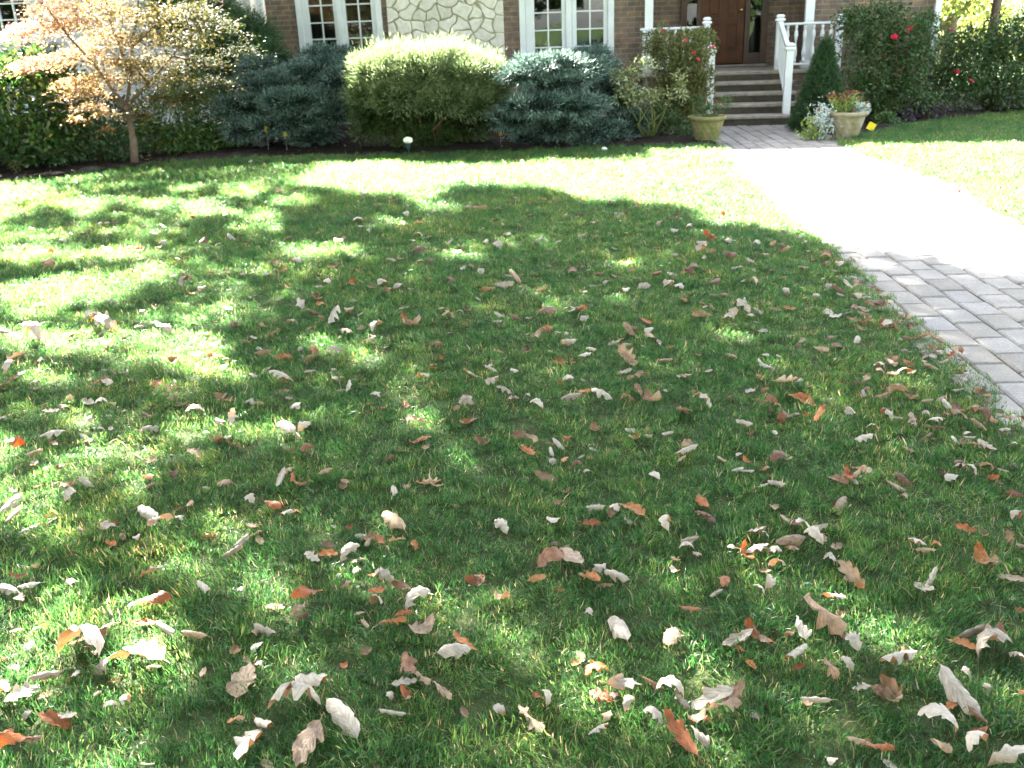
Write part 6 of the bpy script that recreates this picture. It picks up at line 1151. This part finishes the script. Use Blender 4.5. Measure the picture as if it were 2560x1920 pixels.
# leaves that are easy to pick out: place, form, full label, short name used by their neighbours' labels
MARKS = [
 (738, 1784, 'arched', 'largest silvery leaf, lobed and arched over the grass, bottom edge left of centre', 'the largest arched silvery leaf'),
 (2337, 1826, 'arched', 'large white leaf with a dark midrib draped over brown leaves at bottom right', 'the large white bottom-right leaf'),
 (195, 1660, 'arched', 'grey-silver leaf arched like a bridge in the lower left', 'the bridge-shaped grey leaf'),
 (2395, 1748, 'folded', 'long white folded leaf slanting down right, above the large white bottom-right leaf', 'the long white slanting leaf'),
 (1697, 1845, 'cupped', 'large glossy orange-brown pointed leaf lying diagonally at the bottom edge', 'the glossy orange diagonal leaf'),
 (2050, 1562, 'twisted', 'long tan twisted leaf drawn out to a thin tail, lower right', 'the long tan twisted leaf'),
 (36, 1878, 'twisted', 'long orange leaf in the bottom left corner of the picture', 'the bottom left corner leaf'),
 (861, 1806, 'folded', 'white ragged leaf falling steeply to the right, touching the largest arched silvery leaf', 'the steep white ragged leaf'),
 (773, 1878, 'flat', 'broad pinkish tan leaf at the bottom edge under the largest arched silvery leaf', 'the broad pinkish bottom leaf'),
 (361, 1640, 'cupped', 'ragged pale leaf glaring in a patch of sun, lower left', 'the ragged sunlit leaf'),
 (1778, 1764, 'cupped', 'crumpled white leaf catching the sun near the bottom, right of centre', 'the crumpled sunlit white leaf'),
 (2490, 1640, 'arched', 'grey-brown leaf humped over its own shadow near the right edge', 'the humped grey right-edge leaf'),
 (1671, 1748, 'arched', 'pale tent-shaped leaf just left of the crumpled sunlit white leaf', 'the pale tent-shaped leaf'),
 (62, 1745, 'cupped', 'grey-white fan-shaped leaf beside the left edge, lower corner', 'the left-edge fan leaf'),
 (2242, 1670, 'folded', 'white leaf opening like a fan to the upper right, lower right lawn', 'the white open-fan leaf'),
 (1063, 1579, 'curled', 'pinkish crescent leaf turned up at both ends, bottom centre left', 'the pinkish crescent leaf'),
 (391, 1517, 'twisted', 'long orange leaf with raised tip in a sunny patch, lower left', 'the long orange lower-left leaf'),
 (609, 1712, 'flat', 'upright feather-shaped pinkish leaf at lower left of centre', 'the feather-shaped pinkish leaf'),
 (780, 1733, 'rolled', 'smooth pale leaf rolled like a pod above the largest arched silvery leaf', 'the pod-like rolled leaf'),
 (764, 1500, 'twisted', 'orange leaf with sunlit upper edge in the lower left middle', 'the sunlit-edged orange leaf'),
 (1050, 1513, 'arched', 'silvery leaf with toothed lower edge lying alone, lower centre left', 'the toothed silvery leaf'),
 (1378, 1416, 'arched', 'dark brown leaf bowed like an arch, lower centre', 'the bowed dark brown leaf'),
 (1553, 1588, 'folded', 'pale leaf hanging steeply down right, alone in the lower centre', 'the steep pale centre leaf'),
 (2128, 1442, 'cupped', 'tan boat-shaped leaf slanting right, lower right middle', 'the tan boat-shaped leaf'),
 (2460, 1413, 'curled', 'orange-brown lobed leaf in dark grass near the right edge', 'the orange right-edge leaf'),
 (1492, 1696, 'arched', 'orange-brown leaf curved over like a caterpillar, bottom centre', 'the caterpillar-like brown leaf'),
 (1995, 1337, 'arched', 'broad cream leaf in the dense cluster on the right of the lawn', 'the broad cream cluster leaf'),
 (718, 1085, 'folded', 'big ribbed pale leaf folded shut, left of centre', 'the big ribbed pale leaf'),
 (987, 1314, 'folded', 'tan leaf with corrugated ribs, centre left', 'the corrugated tan leaf'),
 (263, 819, 'arched', 'long blazing white leaf in the sunny patch at far left', 'the long white sunny leaf'),
 (87, 852, 'arched', 'wide blazing white leaf near the left edge in sun', 'the wide white left-edge leaf'),
 (701, 1216, 'folded', 'white and tan leaf glaring in sun, left of centre', 'the glaring white and tan leaf'),
 (1077, 1215, 'cupped', 'tan-orange leaf spread like a shell, centre', 'the shell-shaped tan leaf'),
 (1720, 1130, 'arched', 'tan leaf humped like a shell in the centre right', 'the humped centre-right leaf'),
 (2140, 1190, 'twisted', 'dark twisted leaf on dark grass in the right middle of the lawn', 'the dark twisted right-middle leaf'),
 (2245, 1001, 'arched', 'tan humped leaf with a frilled edge, close to the paver edge', 'the tan hump near the pavers'),
 (840, 805, 'folded', 'large folded silvery leaf in the middle distance, left of centre', 'the folded middle-distance leaf'),
 (1024, 818, 'curled', 'crumpled orange leaf in the middle distance, centre', 'the crumpled far orange leaf'),
 (1746, 637, 'arched', 'large pale leaf far back, near the curve of the paver path', 'the large pale far leaf'),
 (1595, 990, 'twisted', 'tan twisted leaf slanting down right, centre right', 'the twisted slanting tan leaf'),
 (2416, 1185, 'arched', 'white winged leaf spread on the grass, right side', 'the white winged leaf'),
 (30, 1267, 'folded', 'white leaf slanting up right from the left edge, mid height', 'the slanting left-edge leaf'),
 (405, 1320, 'twisted', 'pink-tan leaf below a brilliant white leaf, left side', 'the pink-tan left leaf'),
 (1430, 1403, 'flat', 'pinkish leaf slanting steeply down right, lower centre', 'the steep pinkish leaf'),
]
N_IND = 300
ind = entries[:N_IND]; rest = entries[N_IND:]
pts_ = np.array([(e[0], e[1]) for e in ind], dtype=float)
mark_of = {}
for mi, mk_ in enumerate(MARKS):
    d = np.hypot(pts_[:, 0] - mk_[0], pts_[:, 1] - mk_[1])
    for j in np.argsort(d):
        if j not in mark_of: mark_of[int(j)] = mi; break
mark_xy = {}
for j, mi in mark_of.items(): mark_xy[mi] = (ind[j][0], ind[j][1])
def size_word(ln): return 'big' if ln > 62 else ('mid-sized' if ln > 46 else 'small')
recs = []
GROUP = 'fallen oak leaves on the lawn'
placed = []
for j, (px, py, ln, kind, ang) in enumerate(ind):
    mi = mark_of.get(j)
    fo = MARKS[mi][2] if mi is not None else lr.choice(forms_for[kind])
    k_ = lr.randrange(7); flip = kind in 'WG'
    if fo in ('cupped', 'curled') and flip: pass
    me = protos[(fo, k_, flip)]
    o = bpy.data.objects.new('fallen_leaf', me); C.objects.link(o)
    c, L, yaw = leaf_pose(px, py, ln, kind, ang)
    if fo in ('rolled', 'folded'): pass
    o.location = (c[0], c[1], .028 + lr.uniform(0, .012)); o.scale = (L, L * lr.uniform(.62, .98), L * lr.uniform(1.0, 1.4))
    o.rotation_euler = (lr.gauss(0, .38), lr.gauss(0, .26), yaw)
    tc_ = lr.choice(TOPC[kind]); v = lr.uniform(.85, 1.15); o.color = (tc_[0] * v, tc_[1] * v, tc_[2] * v, lr.uniform(.68, 1) if kind != 'G' else lr.uniform(.3, .6))
    placed.append((o, px, py, ln, kind, fo, mi))
# labels: the landmarks keep theirs; every other leaf is told apart by look and by its place beside a landmark
bucket = {}
for (o, px, py, ln, kind, fo, mi) in placed:
    if mi is not None: tag(o, MARKS[mi][3], 'leaf', GROUP); continue
    best = min(mark_xy, key=lambda m_: (mark_xy[m_][0] - px) ** 2 + ((mark_xy[m_][1] - py) * 1.3) ** 2)
    dx = px - mark_xy[best][0]; dy = py - mark_xy[best][1]; a = math.degrees(atan2(dy, dx))
    dirs = [('right of', -22.5, 22.5), ('below right of', 22.5, 67.5), ('below', 67.5, 112.5), ('below left of', 112.5, 157.5), ('above left of', -157.5, -112.5), ('above', -112.5, -67.5), ('above right of', -67.5, -22.5)]
    dn = 'left of'
    for nm, lo, hi in dirs:
        if lo <= a < hi: dn = nm
    bucket.setdefault((best, dn, kind), []).append((dx * dx + dy * dy, o, ln, fo))
ORD = ['nearest', 'second', 'third', 'fourth', 'fifth', 'sixth', 'seventh', 'eighth']
seen = {}
for (best, dn, kind), lst in bucket.items():
    lst.sort(key=lambda t: t[0])
    for q, (d_, o, ln, fo) in enumerate(lst):
        pre = (ORD[min(q, 7)] + ' ') if len(lst) > 1 else ''
        lab = f"{pre}{size_word(ln)} {fo} {CNAME[kind]} leaf {dn} {MARKS[best][4]}"
        tag(o, lab, 'leaf', GROUP)

# the smaller and farther leaves, past the three hundred nearest: one scattered object
def leaf_scatter():
    Vs = []; Fs = []; UVs = []; Cs = []; n0 = 0
    ent = list(rest)
    g = random.Random(5)
    for _ in range(260):      # specks lying in the sunny part and on the far lawn
        x = g.uniform(0, 2560); y = g.uniform(395, 560)
        ent.append((x, y, g.uniform(8, 15), g.choice('WTTOBB'), None))
    for _ in range(90):
        x = g.uniform(0, 2100); y = 460 + 600 * g.random() ** 1.3
        ent.append((x, y, g.uniform(9, 15) * (.6 + y / 1500), g.choice('WGTTOOBB'), None))
    for _ in range(260):      # the litter goes on to both sides of the picture
        x = g.uniform(-1500, -20); y = 480 + 1400 * g.random() ** 1.4; ent.append((x, y, g.uniform(14, 22) * (.5 + y / 900), g.choice('WGTTOOBBP'), None))
    for _ in range(70):       # drift against the edge of the pavers
        t = g.random(); py = 620 + 520 * t; px = np.interp(py, [593, 671, 744, 830, 903, 1001, 1073, 1140], [2047, 2140, 2209, 2290, 2375, 2465, 2560, 2620]) - g.expovariate(1 / 45.) + 12
        ent.append((px, py, g.uniform(16, 34), g.choice('TTBBOWG'), None))
    protos2 = {}
    for (px, py, ln, kind, ang) in ent:
        c, L, yaw = leaf_pose(px, py, ln, kind, ang)
        if not in_poly(np.array([[c[0], c[1]]]), PATH)[0] or g.random() < .25:
            L = min(L, .15)
            fo = g.choice(forms_for[kind]); key = (fo, g.randrange(6), kind in 'WG')
            if key not in protos2:
                V, F, UV = leaf_grid(900 + key[1] + 13 * FORMS.index(fo), (fo,), 9, 5); protos2[key] = finish_leaf(V, F, UV, key[2])
            V, F, UV = protos2[key]
            R = np.array((Euler((g.gauss(0, .25), g.gauss(0, .2), yaw)).to_matrix()))
            W_ = (V * L) @ R.T + np.array([c[0], c[1], .018 + g.uniform(0, .01)])
            Vs.append(W_); Fs.append(np.array(F) + n0); UVs += list(UV); n0 += len(V)
            t_ = g.choice(TOPC[kind]); v = g.uniform(.8, 1.15); Cs.append(np.tile(np.array([t_[0] * v, t_[1] * v, t_[2] * v, g.uniform(.65, 1) if kind != 'G' else g.uniform(.3, .6)]), (len(V), 1)))
    o = np_mesh('scattered_leaves', np.concatenate(Vs), np.concatenate(Fs), m_leaf2, smooth=True, uv=UVs)
    a = o.data.attributes.new('lc', 'FLOAT_COLOR', 'POINT'); a.data.foreach_set('color', np.concatenate(Cs).astype(np.float32).ravel())
    tag(o, kind='stuff'); o['label'] = 'many small dry leaves scattered over the lawn and along the paver edge'
leaf_scatter()
# bark chips and small litter on the beds
def litter():
    g = np.random.default_rng(15); n = 5200
    P = np.stack([g.uniform(-9, 9, n), g.uniform(10.5, 15.5, n), np.full(n, .035)], 1)
    k = in_poly(P, BED_L + [(2.9, 14.6), (3.0, 17.2), (-13, 17.5)]) | in_poly(P, BED_R + [(14, 17.4), (4.3, 17.4), (4.4, 14.2)]); P = P[k]
    V, F, T = leaf_faces(P, unit(g.normal(size=P.shape) * [1, 1, .25]), g.uniform(.02, .06, len(P)), .4, .1, 16)
    o = np_mesh('bark_chips', V, F, foliage_mat('bark_chip', [(0, (.012, .008, .005)), (.9, (.04, .025, .015)), (1, (.18, .13, .08))], .8, .2, .05), attrs={'tint': T}); tag(o, kind='stuff')
litter()
